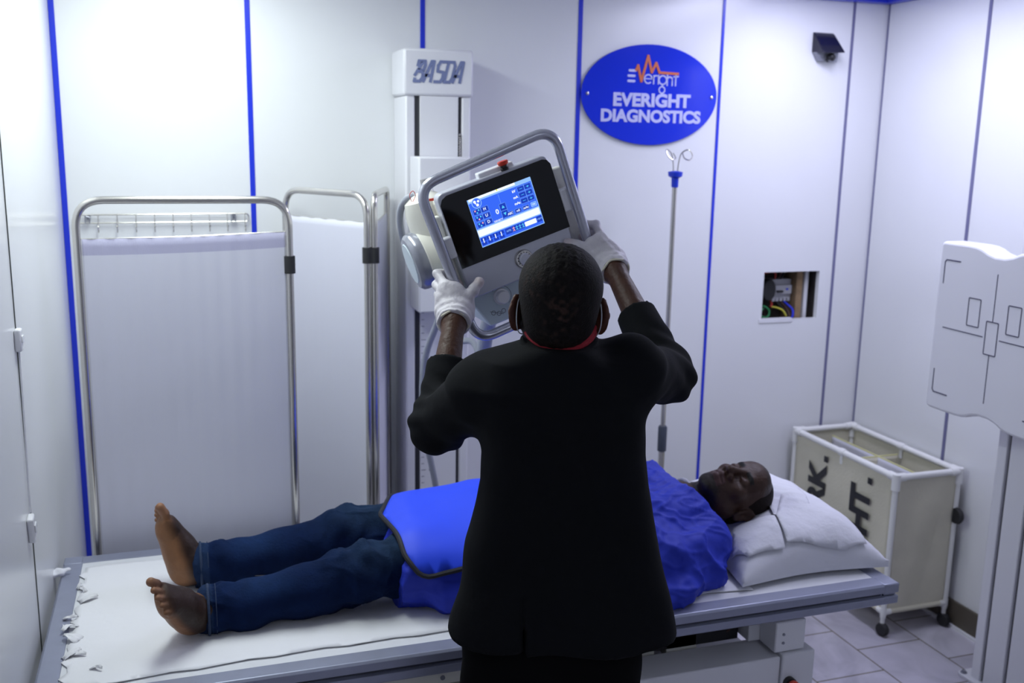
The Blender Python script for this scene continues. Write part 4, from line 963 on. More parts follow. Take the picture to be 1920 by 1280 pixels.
body += arm(SHN, EBN, WRN)+arm(SHF, EBF, WRF)
def hand_rest(W, d):
    P = [ell(W+d*.045, (.045, .036, .016), k=.015)]
    for i in range(4): P.append(cap(W+d*.08+V(0, -.027+.018*i, 0), W+d*(.15+.008*(1.5-abs(i-1.5)))+V(0, -.030+.020*i, -.012), .009, .007, k=.005))
    P.append(cap(W+d*.02+V(0, .03, 0), W+d*.085+V(0, .055, .005), .011, .008, k=.008)); return P
body += hand_rest(WRN, V(-1, 0, 0))+hand_rest(WRF, V(-1, 0, 0))
body += [cap(hp(0, -.030, -.055), neck0, .055, .062, k=.03), cap(hp(0, .0, -.085), neck0+V(-.01, 0, .01), .040, .05, k=.03)]
body += head_prims(hp, RH)
pat = thing('person', (.8, 2.54, TZ), 'person lying on their back on the table in jeans and a blue gown, barefoot', 'person')
C_skin = (.050, .021, .0115); C_sole = (.27, .125, .055); C_lip = (.062, .027, .026); C_beard = (.008, .006, .0055); C_scalp = (.016, .010, .008)
def pat_color(v):
    n = len(v); c = np.tile(np.array(C_skin), (n, 1))
    for hee, T, S, s in ((heeF, toeF, V(-.94, -.32, 0), .92), (heeN, toeN, V(-.95, -.05, -.3), .86)):
        S = nrm(S-T*(S@T)); d = v-hee; a = d@T/s; dep = -(d@S)/s
        near = (np.abs(a-.1) < .17) & (np.linalg.norm(d, axis=1) < .30)
        tt = sstep(.040, .010, dep)*near; tip = sstep(.20, .215, a)*near*sstep(.045, .02, dep)
        c = c*(1-tt[:, None])+np.array(C_sole)[None]*tt[:, None]; c = c*(1-.5*tip[:, None])+np.array((.34, .17, .10))[None]*.5*tip[:, None]
        c = c*(1-.45*(near*sstep(.020, .05, dep))[:, None])
    d = v-HC; x, y, z = d@HL, d@HN, d@HU; hd = (np.abs(x) < .1) & (np.abs(y) < .14) & (z > -.16) & (z < .13)
    lip = hd & (np.abs(x) < .030) & (y > .078) & (z < -.056) & (z > -.088); c[lip] = C_lip
    beard = sstep(-.075, -.095, z-.25*(y-.06))*hd*(np.abs(x) < .075)*sstep(-.03, .02, y)*(z > -.13)*(~lip)
    c = c*(1-.85*beard[:, None])+np.array(C_beard)[None]*.85*beard[:, None]
    sc = sstep(.045, .062, z+.35*(-y+.03))*hd; c = c*(1-.7*sc[:, None])+np.array(C_scalp)[None]*.7*sc[:, None]
    bt = hd & (y > .075) & (z > .012) & (z < .024) & (np.abs(np.abs(x)-.03) < .018); c[bt] = C_beard
    return c
xs = grid1((-.24, .06, .0028), (.06, 1.36, .009), (1.36, 1.80, .0028)); ys = grid1((2.14, 2.90, .0034)); zs = grid1((.66, 1.03, .0034))
organic('body', body, xs, ys, zs, M['skin'], pat, pat_color, extra=lambda X, Y, Z: np.maximum(0.7035-Z+0*X+0*Y, 0*X-1))
# cropped hair
hair = [ell(hp(0, -.012, .030), (.0758, .0972, .0852), RH, .02), ell(hp(0, -.03, -.03), (.062, .062, .05), RH, .03)]
def hair_cut(hpC, HL, HN, HU, a=.055, b=.45):
    def fn(X, Y, Z):
        x, y, z = X-hpC[0], Y-hpC[1], Z-hpC[2]
        yy = x*HN[0]+y*HN[1]+z*HN[2]; zz = x*HU[0]+y*HU[1]+z*HU[2]
        return np.maximum(yy-a-.10*np.minimum(zz, .1), -(zz+.05+0*yy)+np.maximum(0, yy+.02)*1.6)
    return fn
organic('hair', hair, grid1((HC[0]-.12, HC[0]+.15, .003)), grid1((HC[1]-.13, HC[1]+.13, .003)), grid1((HC[2]-.13, HC[2]+.13, .003)), M['hair'], pat,
        lambda v: np.tile(np.array((.015, .010, .0085)), (len(v), 1)), extra=hair_cut(HC, HL, HN, HU, .045))
# jeans
def jeans_disp(v, n):
    d = np.zeros(len(v))
    for kx, w in ((.05, .05), (.42, .10), (.66, .12)):
        d += np.exp(-((v[:, 0]-kx)/w)**2)*(.0045*rough(v, 70, 5)+.006*rough(v, 45, 6, ridge=True))
    return d+.0022*rough(v, 32, 7)
jp = leg_prims(hipF, kneF, ankF, heeF, .012)+leg_prims(hipN, kneN, ankN, heeN, .012)+[cap(ankF, ankF+V(.10, 0, 0), .054, .060, k=.02), cap(ankN, ankN+V(.10, 0, 0), .054, .060, k=.02)]
jp += [loft((0, 2.54, .805), (0, 1, 0), (0, 0, 1), (1, 0, 0), [.66, .78, .95], [0]*3, [-.01, 0, .004], [.145, .178, .165], [.09, .108, .105], .05, 2.3)]
def jeans_col(v):
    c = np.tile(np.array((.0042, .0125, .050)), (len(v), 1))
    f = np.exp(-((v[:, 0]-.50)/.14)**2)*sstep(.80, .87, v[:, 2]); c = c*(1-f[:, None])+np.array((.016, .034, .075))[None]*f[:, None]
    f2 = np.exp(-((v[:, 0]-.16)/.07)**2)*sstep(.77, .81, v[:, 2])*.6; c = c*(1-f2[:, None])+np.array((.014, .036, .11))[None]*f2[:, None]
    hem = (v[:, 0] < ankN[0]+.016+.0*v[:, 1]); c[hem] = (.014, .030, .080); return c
ext = lambda X, Y, Z: np.maximum((ankF[0]-.012)-X+0*Y+0*Z, (TZ+.003)-Z+0*X)
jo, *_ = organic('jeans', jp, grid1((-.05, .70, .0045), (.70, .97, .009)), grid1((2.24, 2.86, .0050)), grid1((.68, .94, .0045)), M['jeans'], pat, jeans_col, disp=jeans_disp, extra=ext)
for an in (ankF, ankN):
    mb = MB(); ring_ = [(an[0]+.004, an[1]+.0625*math.cos(a), an[2]+.0625*math.sin(a)) for a in [i*2*math.pi/28 for i in range(28)]]
    rr = [(an[0]+.004, an[1]+.0625*math.cos(a), max(an[2]+.0625*math.sin(a), TZ+.004)) for a in [i*2*math.pi/28 for i in range(28)]]
    ro = [(p[0]+.018, p[1], p[2]) for p in rr]
    mb.tube(rr, .0035, 8, closed=True); mb.tube(ro, .0012, 6, closed=True); mb.build('hem', mat('denim_hem', (.018, .036, .085), .9, bump=.3, bscale=200), jo)
mb = MB(); mb.tube(smoothpath([at(382, 1072, Y=2.610), at(450, 1078, Y=2.605), at(530, 1077, Y=2.600), at(620, 1065, Y=2.595)], 8), .0011, 6); mb.build('side_stitching', M['stitch'], jo)
# t-shirt collar
P = [neck0+V(.005, 0, -.004)+(V(0, 1, 0)*math.cos(a)*.078+V(.25, 0, 1)*math.sin(a)*.072) for a in [i*2*math.pi/30 for i in range(30)]]
mb = MB(); mb.tube(P, .007, 8, closed=True); mb.build('shirt_collar', M['tshirt'], pat, label='pale grey shirt collar')
sp = [loft((0, 2.535, .805), (0, 1, 0), (0, 0, 1), (1, 0, 0), [1.22, 1.34, 1.405, 1.44], [0]*4, [.01, .012, .018, .02], [.172, .172, .12, .075], [.10, .088, .066, .052], .03, 2.2), cap(SHN, SHN+V(-.1, -.01, 0), .064, k=.04), cap(SHF, SHF+V(-.1, .01, 0), .064, k=.04)]
organic('shirt', sp, grid1((1.2, 1.47, .006)), grid1((2.22, 2.86, .006)), grid1((.69, .98, .006)), M['tshirt'], pat, off=.0, disp=lambda v, n: .0012*wave(v, (1, .4, .2), 90), extra=lambda X, Y, Z: np.maximum((TZ+.004)-Z+0*X+0*Y, X-1.415+0*Y))
# gown
gp = torso(.026)[:1]+arm(SHN, EBN, WRN, .020)+arm(SHF, EBF, WRF, .020)
gp += [cap(SHN+V(-.04, .02, .0), EBN+V(.03, .0, .005), .078, .066, k=.05), cap(EBN+V(-.02, 0, -.01), V(.62, 2.30, .742), .058, .034, k=.05), ell((1.17, 2.30, .79), (.20, .095, .085), k=.05), ell((1.28, 2.45, .872), (.16, .14, .062), k=.05), cap(V(1.34, 2.27, .735), V(1.05, 2.20, .722), .05, .045, k=.05), cap(V(1.24, 2.20, .722), V(1.0, 2.168, .715), .040, .036, k=.04), cap(V(1.40, 2.38, .80), V(1.41, 2.70, .81), .062, .06, k=.05),
       loft((0, 2.53, .790), (0, 1, 0), (0, 0, 1), (1, 0, 0), [.502, .60, .80, 1.0, 1.2], [0]*5, [0]*5, [.225, .235, .25, .26, .255], [.108, .112, .112, .10, .09], .04, 2.6)]
def gown_disp(v, n):
    s = v*np.array((.45, 1.0, 1.0))
    return (.005*rough(s, 34, 11)+.011*rough(s, 30, 12, ridge=True)+.006*rough(s, 62, 13, ridge=True)+.004*rough(s, 105, 15, ridge=True)+.0012*rough(v, 150, 14))*(.45+.55*sstep(.95, 1.15, v[:, 0]))*(.35+.65*sstep(.0, .05, 1.44-v[:, 0]-.6*np.maximum(v[:, 2]-.84, 0)))
gc = lambda X, Y, Z: np.maximum(np.maximum((TZ+.003)-Z+0*X+0*Y, X-(1.412-.60*(np.maximum(Z-.84, 0)))-.10*np.maximum(2.535-Y, 0)+0*Z), (.502+.45*np.maximum(Z-.79, 0)+.10*np.maximum(Y-2.5, 0))-X)
gcut = [cap(neck0+V(.02, 0, .045), neck0+V(.12, 0, .03), .062, .074, k=.01, op='-')]
go, gv, gq = organic('gown', gp+gcut, grid1((.47, 1.50, .0055)), grid1((2.13, 2.92, .0055)), grid1((.68, .99, .0050)), M['gown'], pat, disp=gown_disp, extra=gc)
# sleeve hem spilling over the table edge is part of the gown's near side

# ---------------------------------------------------------------- lead apron laid over hips and thighs
GX = np.arange(.30, 1.30, .01); GY = np.arange(2.10, 3.0, .01)
HM = np.full((len(GX), len(GY)), TZ)
jv = np.array([v.co for v in jo.data.vertices])+np.array(pat.location)
for vv in (gv, jv):
    ix = np.clip(np.round((vv[:, 0]-GX[0])/.01).astype(int), 0, len(GX)-1); iy = np.clip(np.round((vv[:, 1]-GY[0])/.01).astype(int), 0, len(GY)-1)
    ok = (vv[:, 0] > GX[0]) & (vv[:, 0] < GX[-1]) & (vv[:, 1] > GY[0]) & (vv[:, 1] < GY[-1]); np.maximum.at(HM, (ix[ok], iy[ok]), vv[ok, 2])
H2 = HM.copy()
for _ in range(1):
    Pd = np.pad(H2, 1, mode='edge'); H2 = np.max([Pd[i:i+H2.shape[0], j:j+H2.shape[1]] for i in range(3) for j in range(3)], 0)
for _ in range(22):
    Pd = np.pad(H2, 1, mode='edge'); H2 = np.mean([Pd[i:i+H2.shape[0], j:j+H2.shape[1]] for i in range(3) for j in range(3)], 0)
H2 = np.maximum(H2, HM)
def envelope(z):
    n = len(z); hull = []
    for i in range(n):
        while len(hull) >= 2 and (hull[-1][1]-hull[-2][1])*(i-hull[-2][0]) <= (z[i]-hull[-2][1])*(hull[-1][0]-hull[-2][0]): hull.pop()
        hull.append((i, z[i]))
    return np.interp(np.arange(n), [h[0] for h in hull], [h[1] for h in hull])
ja, jb = np.searchsorted(GY, 2.36), np.searchsorted(GY, 2.70)      # the stiff apron bridges the gap between the legs
for i in range(len(GX)): H2[i, ja:jb] = np.maximum(H2[i, ja:jb], envelope(H2[i, ja:jb]))
for _ in range(3):
    Pd = np.pad(H2, 1, mode='edge'); H2 = np.mean([Pd[i:i+H2.shape[0], j:j+H2.shape[1]] for i in range(3) for j in range(3)], 0)
H2 = np.maximum(H2, HM)
for _ in range(2):
    Pd = np.pad(H2, 1, mode='edge'); H2 = np.mean([Pd[i:i+H2.shape[0], j:j+H2.shape[1]] for i in range(3) for j in range(3)], 0)
def bil(G, x, y, gx, gy):
    fx = np.clip((x-gx[0])/(gx[1]-gx[0]), 0, len(gx)-1.001); fy = np.clip((y-gy[0])/(gy[1]-gy[0]), 0, len(gy)-1.001)
    i, j = fx.astype(int), fy.astype(int); a, b = fx-i, fy-j
    return G[i, j]*(1-a)*(1-b)+G[i+1, j]*a*(1-b)+G[i, j+1]*(1-a)*b+G[i+1, j+1]*a*b
ah = lambda x, y: bil(H2, np.asarray(x), np.asarray(y), GX, GY)+.007+.0015*np.sin(22*np.asarray(x)+9*np.asarray(y))
def find_xy(px, py, h):
    z = 1.02
    while z > TZ:
        p = at(px, py, Z=z)
        if float(h(np.array([p[0]]), np.array([p[1]]))[0]) >= z: break
        z -= .001
    return p
ap_pts = [find_xy(px, py, ah) for px, py in ((712, 968), (768, 1104), (868, 1072))]
far_l = find_xy(775, 943, ah)
print('APRON', [tuple(round(float(c), 3) for c in p) for p in ap_pts], far_l)
aL = [V(ap_pts[0][0]+.00, 2.735), V(ap_pts[0][0]-.012, 2.62), V(ap_pts[0][0]-.01, 2.55), V(ap_pts[1][0]-.02, ap_pts[1][1]+.08), V(ap_pts[1][0]+.005, ap_pts[1][1])]
aout = [V(1.16, ap_pts[2][1]), V(1.16, 2.77), V(.80, 2.775), V(.575, 2.74)]+[V(p[0], p[1]) for p in ap_pts]
aout = roundcorners([np.array(p) for p in aout], .07, 8, closed=True)
ap, Bd = drape(aout, ah, .016, .0, M['apron'], 'lead_apron_cloth', thick=.004)
apn = thing('lead_apron', (.8, 2.5, .93), 'bright blue lead apron with black edging lying over the patient\'s hips', 'lead apron')
ap.name = 'apron_cloth'; ap.data.transform(Matrix.Translation(-apn.location)); ap.parent = apn
Bd = np.array(Bd); zz = ah(Bd[:, 0], Bd[:, 1])
ctr = Bd.mean(0); 
mb = MB(); mb.tube([np.array((p[0], p[1], z+.005)) for p, z in zip(Bd, zz)], .0066, 8, closed=True); mb.build('edge_piping', M['piping'], apn, label='black edge piping')

# ---------------------------------------------------------------- pillow
PC = [at(1392, 1108, Z=TZ+.012), at(1668, 1047, Z=TZ+.035), at(1437, 880, Z=TZ+.09), at(1262, 908, Z=TZ+.05)]
pnl, pnr, pfr, pfl = [p[:2] for p in PC]
pfr = V(1.885, 2.80); pnr = V(1.905, 2.200)
pnl = V(1.425, 2.200); pfl = V(1.50, 2.88)
def pil_uv(u, v): return pnl*(1-u)*(1-v)+pnr*u*(1-v)+pfr*u*v+pfl*(1-u)*v
def pil_t(u, v):
    return .095*(np.clip(1-np.abs(2*u-1)**3.0, 0, 1)**.6)*(np.clip(1-np.abs(2*v-1)**3.0, 0, 1)**.6)
def pil_top(u, v):
    p = pil_uv(u, v); t_ = pil_t(u, v)
    dx, dy = p[0]-HC[0], p[1]-HC[1]
    dent = .035*math.exp(-((dx+.02)/.11)**2-((dy)/.10)**2)
    base = TZ+.014+.010*abs(2*v-1)**2+.012*u
    return base+1.45*t_-dent+.0022*math.sin(17*u+9*v)+.0016*math.sin(31*v-13*u), base-.012*0-.10*t_*0
nu = nv_ = 44; PT = {}
mb = MB(); v = []; f = []
for sgn in (1, 0):
    for i in range(nu+1):
        for j in range(nv_+1):
            u, w = i/nu, j/nv_
            bu = u; bw = w
            p = pil_uv(bu, bw); cxy = (pnl+pnr+pfr+pfl)/4
            pin = .028*(math.sin(math.pi*u)**1 * abs(2*w-1)**6+math.sin(math.pi*w)*abs(2*u-1)**6)
            p = p+(cxy-p)*pin/.35
            zt, _ = pil_top(u, w); zb = TZ+.0035+.010*max(abs(2*u-1), abs(2*w-1))**8
            v.append((p[0], p[1], zt if sgn else min(zb, zt)))
n1 = (nu+1)*(nv_+1)
for i in range(nu):
    for j in range(nv_):
        a = i*(nv_+1)+j; q = (a, a+nv_+1, a+nv_+2, a+1); f.append(q); f.append(tuple(n1+k for k in q[::-1]))
for i in range(nu):
    for e in (0, nv_):
        a = i*(nv_+1)+e; b = (i+1)*(nv_+1)+e; f.append((a, b, b+n1, a+n1) if e else (b, a, a+n1, b+n1))
for j in range(nv_):
    for e in (0, nu):
        a = e*(nv_+1)+j; b = a+1; f.append((b, a, a+n1, b+n1) if e else (a, b, b+n1, a+n1))
mb.add(v, f); po = mb.build('pillow', M['pillow'], angle=70); tag(po, 'white pillow under the patient\'s head at the right end of the table', 'pillow')
from mathutils.bvhtree import BVHTree
bv = BVHTree.FromPolygons([Vector(p) for p in v], f)
def pil_h(x, y):
    out = []
    for a, b in zip(np.atleast_1d(x), np.atleast_1d(y)):
        r_ = bv.ray_cast(Vector((float(a), float(b), 2.0)), Vector((0, 0, -1))); out.append(r_[0].z if r_[0] is not None else TZ+.002)
    return np.array(out)
def towel(px_poly, label, jag=0.0, off=.004, cr=.003, seed=1, jagside=None):
    rr_ = random.Random(seed); pts = []
    P0 = [find_xy(a, b, lambda x, y: pil_h(x, y)+off)[:2] for a, b in px_poly]; P0 = [V(min(max(p[0], 1.45), 1.868), min(max(p[1], 2.225), 2.785)) for p in P0]; n = len(P0)
    for i in range(n):
        a, b = P0[i], P0[(i+1) % n]; m = max(1, int(np.linalg.norm(b-a)/.009)) if (jagside and i in jagside) else max(1, int(np.linalg.norm(b-a)/.03))
        for k in range(m):
            p = a+(b-a)*k/m
            if jagside and i in jagside and k: p = p+nrm(V(-(b-a)[1], (b-a)[0]))*rr_.uniform(-jag, jag)
            pts.append(p)
    def hh(x, y):
        h = pil_h(x, y); Q = np.zeros_like(h)
        return h+cr*(.5+.5*nz2(x, y, 3.2))+Q
    o, _ = drape(pts, hh, .012, off, M['towel'], 'paper_towel', thick=.0007)
    tag(o, label, 'paper towel'); return o
towel([(1428, 872), (1470, 905), (1515, 925), (1560, 948), (1530, 985), (1450, 968), (1436, 930)], 'crumpled paper towel with a torn ragged edge at the far side of the pillow', .010, .006, .010, 2, (0, 1, 2))
towel([(1455, 966), (1560, 950), (1625, 1022), (1588, 1040), (1475, 1018)], 'smooth folded paper towel over the near right corner of the pillow', .003, .009, .003, 5)
towel([(1375, 992), (1452, 968), (1472, 1030), (1405, 1045), (1368, 1060)], 'square paper towel on the pillow beside the patient\'s ear', .003, .007, .005, 8)
# ================================================================ THE TECHNICIAN, SEEN FROM BEHIND
E1 = V(math.cos(YAW), -math.sin(YAW), 0); E2 = V(math.sin(YAW), math.cos(YAW), 0); E3 = V(0, 0, 1)
def TP(px, py, D): return at(px, py, D=D)
tc0 = TP(1050, 640, 1.94); TO = V(tc0[0], tc0[1], 0)      # body axis on the floor
def tp(x, y, z): return TO+E1*x+E2*y+E3*z
tech = thing('person', TO, 'person in a black blazer seen from behind, gloved hands gripping the console handle', 'person')
# head
tHC = TP(1049, 566, 1.945)
tU = nrm(E3*.985-E2*.10+E1*.03); tN = nrm(E2-tU*(E2@tU)); tL = np.cross(tN, tU)
RT = np.array([tL, tN, tU])
def th(x, y, z): return tHC+tL*x+tN*y+tU*z
hdp = head_prims(th, RT, ears=False)
hdp += [ell(th(s*.016, -.022, .040), (.060, .080, .066), RT, .02) for s in (-1, 1)]
# ears standing off the head
for s in (-1, 1):
    hdp += [ell(th(s*.0865, -.002, -.026), (.0065, .019, .034), np.array([nrm(tL*s+tN*.75), nrm(-tN+tL*s*.75), tU]), .006),
            cap(th(s*.074, .012, -.030), th(s*.082, .002, -.030), .010, k=.008),
            cap(th(s*.074, .012, -.045), th(s*.082, .000, -.045), .010, k=.008), cap(th(s*.094, -.012, -.020), th(s*.086, .000, .008), .0055, k=.005), cap(th(s*.094, -.012, -.020), th(s*.083, -.004, -.056), .0055, .007, k=.005)]
# joints from the picture, at their real distances
ZSH = TP(1050, 668, 1.94)[2]
shL, shR = TP(893, 722, 1.96), TP(1190, 690, 1.96)
elL, elR = TP(822, 796, 2.10), TP(1250, 704, 2.16)
wrL, wrR = TP(851, 606, 2.255), TP(1154, 509, 2.375)
barL, barR = at(857, 548, Y=YC-.012), at(1109, 470, Y=YC-.012)
dL, dR = (barL-CO)@CF, (barR-CO)@CF
def pd(px, py, d): return at(px, py, d=d)
def hand(palm, fingers, thumb, wr, pn, wrist_r=.026):
    P = []
    a, b = palm
    P.append(cap(wr, a, wrist_r, .031, k=.025, flat=(pn, .72))); P.append(cap(a, b, .034, .033, k=.02, flat=(pn, .50)))
    for j, r in fingers:
        P.append(cap(a*.35+j[0]*.65, j[0], r*1.15, r*1.12, k=.012))
        for i in range(len(j)-1): P.append(cap(j[i], j[i+1], r*(1.08-.06*i), r*(1.02-.06*i), k=.0045))
    for i in range(len(thumb)-1): P.append(cap(thumb[i], thumb[i+1], (.0165, .0125, .0112)[i], (.013, .0115, .0098)[i], k=.010 if i == 0 else .005))
    return P
palmL = (pd(853, 583, dL-.026), pd(846, 556, dL-.030))
fL = [([pd(834, 534, dL-.022), pd(820, 513, dL+.006), pd(836, 512, dL+.036), pd(862, 533, dL+.030)], .0085),
      ([pd(831, 550, dL-.022), pd(819, 533, dL+.010), pd(838, 535, dL+.038), pd(862, 552, dL+.030)], .0088),
      ([pd(833, 566, dL-.020), pd(822, 553, dL+.012), pd(840, 556, dL+.036), pd(864, 570, dL+.026)], .0083),
      ([pd(838, 580, dL-.016), pd(829, 572, dL+.012), pd(846, 574, dL+.032), pd(864, 586, dL+.022)], .0075)]
tL_ = [pd(862, 584, dL-.026), pd(874, 562, dL-.026), pd(887, 545, dL-.024), pd(899, 528, dL-.018)]
handL = hand(palmL, fL, tL_, wrL+(palmL[0]-wrL)*.25, nrm(CF+V(0, 0, 0)))
palmR = (pd(1139, 490, dR-.020), pd(1121, 468, dR-.026))
fR = [([pd(1127, 446, dR-.018), pd(1117, 421, dR+.010), pd(1098, 420, dR+.034), pd(1082, 427, dR+.026)], .0086),
      ([pd(1131, 460, dR-.014), pd(1124, 438, dR+.014), pd(1107, 436, dR+.034), pd(1090, 443, dR+.026)], .0088),
      ([pd(1134, 474, dR-.010), pd(1130, 452, dR+.018), pd(1112, 450, dR+.034), pd(1096, 458, dR+.026)], .0083),
      ([pd(1138, 486, dR-.004), pd(1136, 466, dR+.020), pd(1120, 464, dR+.034), pd(1104, 471, dR+.026)], .0075)]
tR_ = [pd(1122, 486, dR-.024), pd(1100, 468, dR-.026), pd(1084, 461, dR-.024), pd(1066, 455, dR-.018)]
handR = hand(palmR, fR, tR_, wrR+(palmR[0]-wrR)*.25, nrm(CF))
def forearm(el, wr, g=0.0):
    m = el*.65+wr*.35
    return [cap(el, m, .038+g, .037+g, k=.02), cap(m, wr, .037+g, .0265+g, k=.02)]
tb = [loft(TO, E1, E2, E3, [.80, .95, 1.10, 1.25, 1.38, ZSH-.02], [0]*6, [0]*6, [.135, .14, .135, .14, .150, .09], [.09, .095, .09, .10, .10, .06], .04, 2.3)]
tb += [cap(shL, elL, .045, .038, k=.03), cap(shR, elR, .045, .038, k=.03)]+forearm(elL, wrL, -.002)+forearm(elR, wrR, -.002)
tb += [cap(shL, shR, .04, k=.05)]
tb += [cap(th(0, -.022, -.05), tp(0, .0, ZSH-.02), .053, .060, k=.03), cap(th(0, .01, -.10), tp(0, .01, ZSH-.01), .045, .05, k=.03)]
for s in (-1, 1):
    tb += [cap(tp(s*.085, 0, .86), tp(s*.095, .01, .47), .075, .052, k=.03), cap(tp(s*.095, .01, .47), tp(s*.10, -.01, .09), .052, .036, k=.02), cap(tp(s*.10, -.03, .045), tp(s*.11, .12, .035), .034, .026, k=.02)]
tb += hdp+[(fn, lo, hi, k, op) for fn, lo, hi, k, op in handL+handR]
C_t = (.062, .023, .0105)
def tcol(v):
    c = np.tile(np.array(C_t), (len(v), 1))
    d = v-tHC; x, y, z = np.abs(d@tL), d@tN, d@tU
    sc = (x < .0785) & (z > -.095) & (y < .04) & (np.linalg.norm(d, axis=1) < .16); c[sc] = (.012, .0085, .0075)
    ear = (x > .076) & (z > -.085) & (z < .01) & (np.abs(y) < .04); c[ear] = (.085, .027, .015)
    neck = (np.linalg.norm(d, axis=1) < .2) & (z <= -.085); c[neck] = (.040, .022, .016)
    return c
lo = np.minimum.reduce([elL, elR, shL, shR, TO+V(-.2, -.2, 0)])-.08; hi = np.maximum.reduce([elL, elR, shL, shR, wrL, wrR, barL, barR, TO+V(.2, .2, 0)])+.08
xs = grid1((lo[0], hi[0], .0048)); ys = grid1((lo[1], hi[1], .0048)); zs = grid1((0, 1.30, .012), (1.30, 1.86, .0036))
organic('body', tb, xs, ys, zs, M['skin'], tech, tcol, off=0)
hr = [ell(th(s*.016, -.022, .040), (.0622, .0825, .0685), RT, .02) for s in (-1, 1)]+[ell(th(0, -.012, .030), (.0775, .0990, .0868), RT, .02), ell(th(0, -.024, -.034), (.067, .072, .062), RT, .035)]
def thair(v):
    d = v-tHC; x, y, z = d@tL, d@tN, d@tU
    c = np.tile(np.array((.0095, .0080, .0078)), (len(v), 1))
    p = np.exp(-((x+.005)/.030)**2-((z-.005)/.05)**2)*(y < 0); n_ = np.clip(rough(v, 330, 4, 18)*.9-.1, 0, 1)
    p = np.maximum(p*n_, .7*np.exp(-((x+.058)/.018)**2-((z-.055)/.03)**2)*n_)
    lowb = sstep(-.045, -.075, z); c = c*(1-.5*lowb[:, None])+np.array((.022, .014, .011))[None]*.5*lowb[:, None]
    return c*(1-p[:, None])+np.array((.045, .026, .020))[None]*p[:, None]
def hcut(X, Y, Z):
    x, y, z = X-tHC[0], Y-tHC[1], Z-tHC[2]
    yy = x*tN[0]+y*tN[1]+z*tN[2]; zz = x*tU[0]+y*tU[1]+z*tU[2]; xx = x*tL[0]+y*tL[1]+z*tL[2]
    return np.maximum(np.maximum(yy-.05-.25*np.maximum(zz, 0), -(zz+.080)), np.minimum(yy+.012, -(zz-.02+.6*yy)*1.0))
organic('hair', hr, grid1((tHC[0]-.13, tHC[0]+.13, .003)), grid1((tHC[1]-.13, tHC[1]+.13, .003)), grid1((tHC[2]-.13, tHC[2]+.13, .003)), M['hair'], tech, thair, extra=hcut,
        disp=lambda v, n: .0008*rough(v, 420, 3)*np.exp(-((v-tHC)@tL/.035)**2))
# face mask with ear loops
mp_ = [ell(th(0, .070, -.062), (.058, .048, .058), RT, .02)]
organic('face_mask', mp_, grid1((tHC[0]-.13, tHC[0]+.15, .004)), grid1((tHC[1]-.05, tHC[1]+.19, .004)), grid1((tHC[2]-.16, tHC[2]+.03, .004)), M['mask'], tech,
        extra=lambda X, Y, Z: -(((X-tHC[0])*tN[0]+(Y-tHC[1])*tN[1]+(Z-tHC[2])*tN[2])-.055))
for s in (-1, 1):
    mb = MB(); mb.tube(smoothpath([th(s*.052, .068, -.03), th(s*.074, .03, -.010), th(s*.080, .000, .004), th(s*.0835, -.018, -.020), th(s*.0815, -.020, -.048), th(s*.074, .005, -.070), th(s*.055, .06, -.085)], 8), .0012, 6); mb.build('ear_loop', M['mask'], tech)
# red collar and blazer collar
def ringpts(c, rx, ry, tilt_b, n=40, dip=0.0):
    return [c+E1*math.cos(a)*rx+E2*math.sin(a)*ry+E3*(tilt_b*math.sin(a)+dip*(math.cos(a)**2)) for a in [i*2*math.pi/n for i in range(n)]]
cc = tp(0.0, .005, TP(1050, 641, 1.89)[2]+.009)
mb = MB(); mb.tube(ringpts(cc, .0665, .068, .012, dip=.012), [.0062]*40, 10, closed=True)
mb.tube(ringpts(cc-E3*.009, .067, .069, .012, dip=.012), .0062, 10, closed=True); mb.build('red_collar', M['redcloth'], tech, label='red collar roll above the blazer')
zc = cc[2]
hs = [.835, .90, 1.00, 1.10, 1.20, 1.30, 1.38, 1.43, 1.47, 1.50, 1.52]
def halfw(pxl, pxr, py, D):
    a, b = TP(pxl, py, D), TP(pxr, py, D); m = (a+b)/2-TO; return (m@E1, np.linalg.norm(b-a)/2, m[2])
sec = [halfw(*q) for q in ((840, 1268, 1205, 1.90), (845, 1265, 1182, 1.90), (860, 1256, 1120, 1.89), (872, 1245, 1040, 1.88), (886, 1232, 980, 1.88), (897, 1222, 920, 1.88), (899, 1216, 860, 1.88), (893, 1216, 790, 1.88), (875, 1212, 730, 1.90))]
sec += [halfw(905, 1165, 672, 1.93), halfw(955, 1130, 655, 1.94), halfw(985, 1112, 644, 1.94)]
sec.sort(key=lambda q: q[2])
hs = [q[2] for q in sec]; cxs = [q[0] for q in sec]; ras = np.array([q[1] for q in sec])
rbs = np.interp(hs, [.8, .95, 1.1, 1.3, 1.42, 1.50, 1.54, 1.56], [.118, .118, .118, .130, .125, .095, .075, .07])
cys = np.interp(hs, [.8, 1.0, 1.2, 1.4, 1.56], [.0, .0, .01, .01, .008])
print('COAT', [round(h, 3) for h in hs], [round(float(a), 3) for a in ras], 'ZC', zc)
bz = [loft(TO, E1, E2, E3, hs, cxs, cys, ras, rbs, .02, 2.9)]
shL2, shR2 = TP(893, 738, 1.955), TP(1186, 698, 1.955)
slL, slR = elL+(wrL-elL)*.60, elR+(wrR-elR)*.58
bz += [cap(shL2, elL, .064, .060, k=.045), cap(shR2, elR, .066, .058, k=.045), cap(elL, slL+(wrL-elL)*.14, .058, .043, k=.03), cap(elR, slR+(wrR-elR)*.14, .056, .043, k=.03),
       cap(tp(-.05, .0, zc-.090), TP(905, 722, 1.95), .045, .046, k=.05), cap(tp(.05, .0, zc-.085), TP(1178, 680, 1.95), .045, .046, k=.05)]
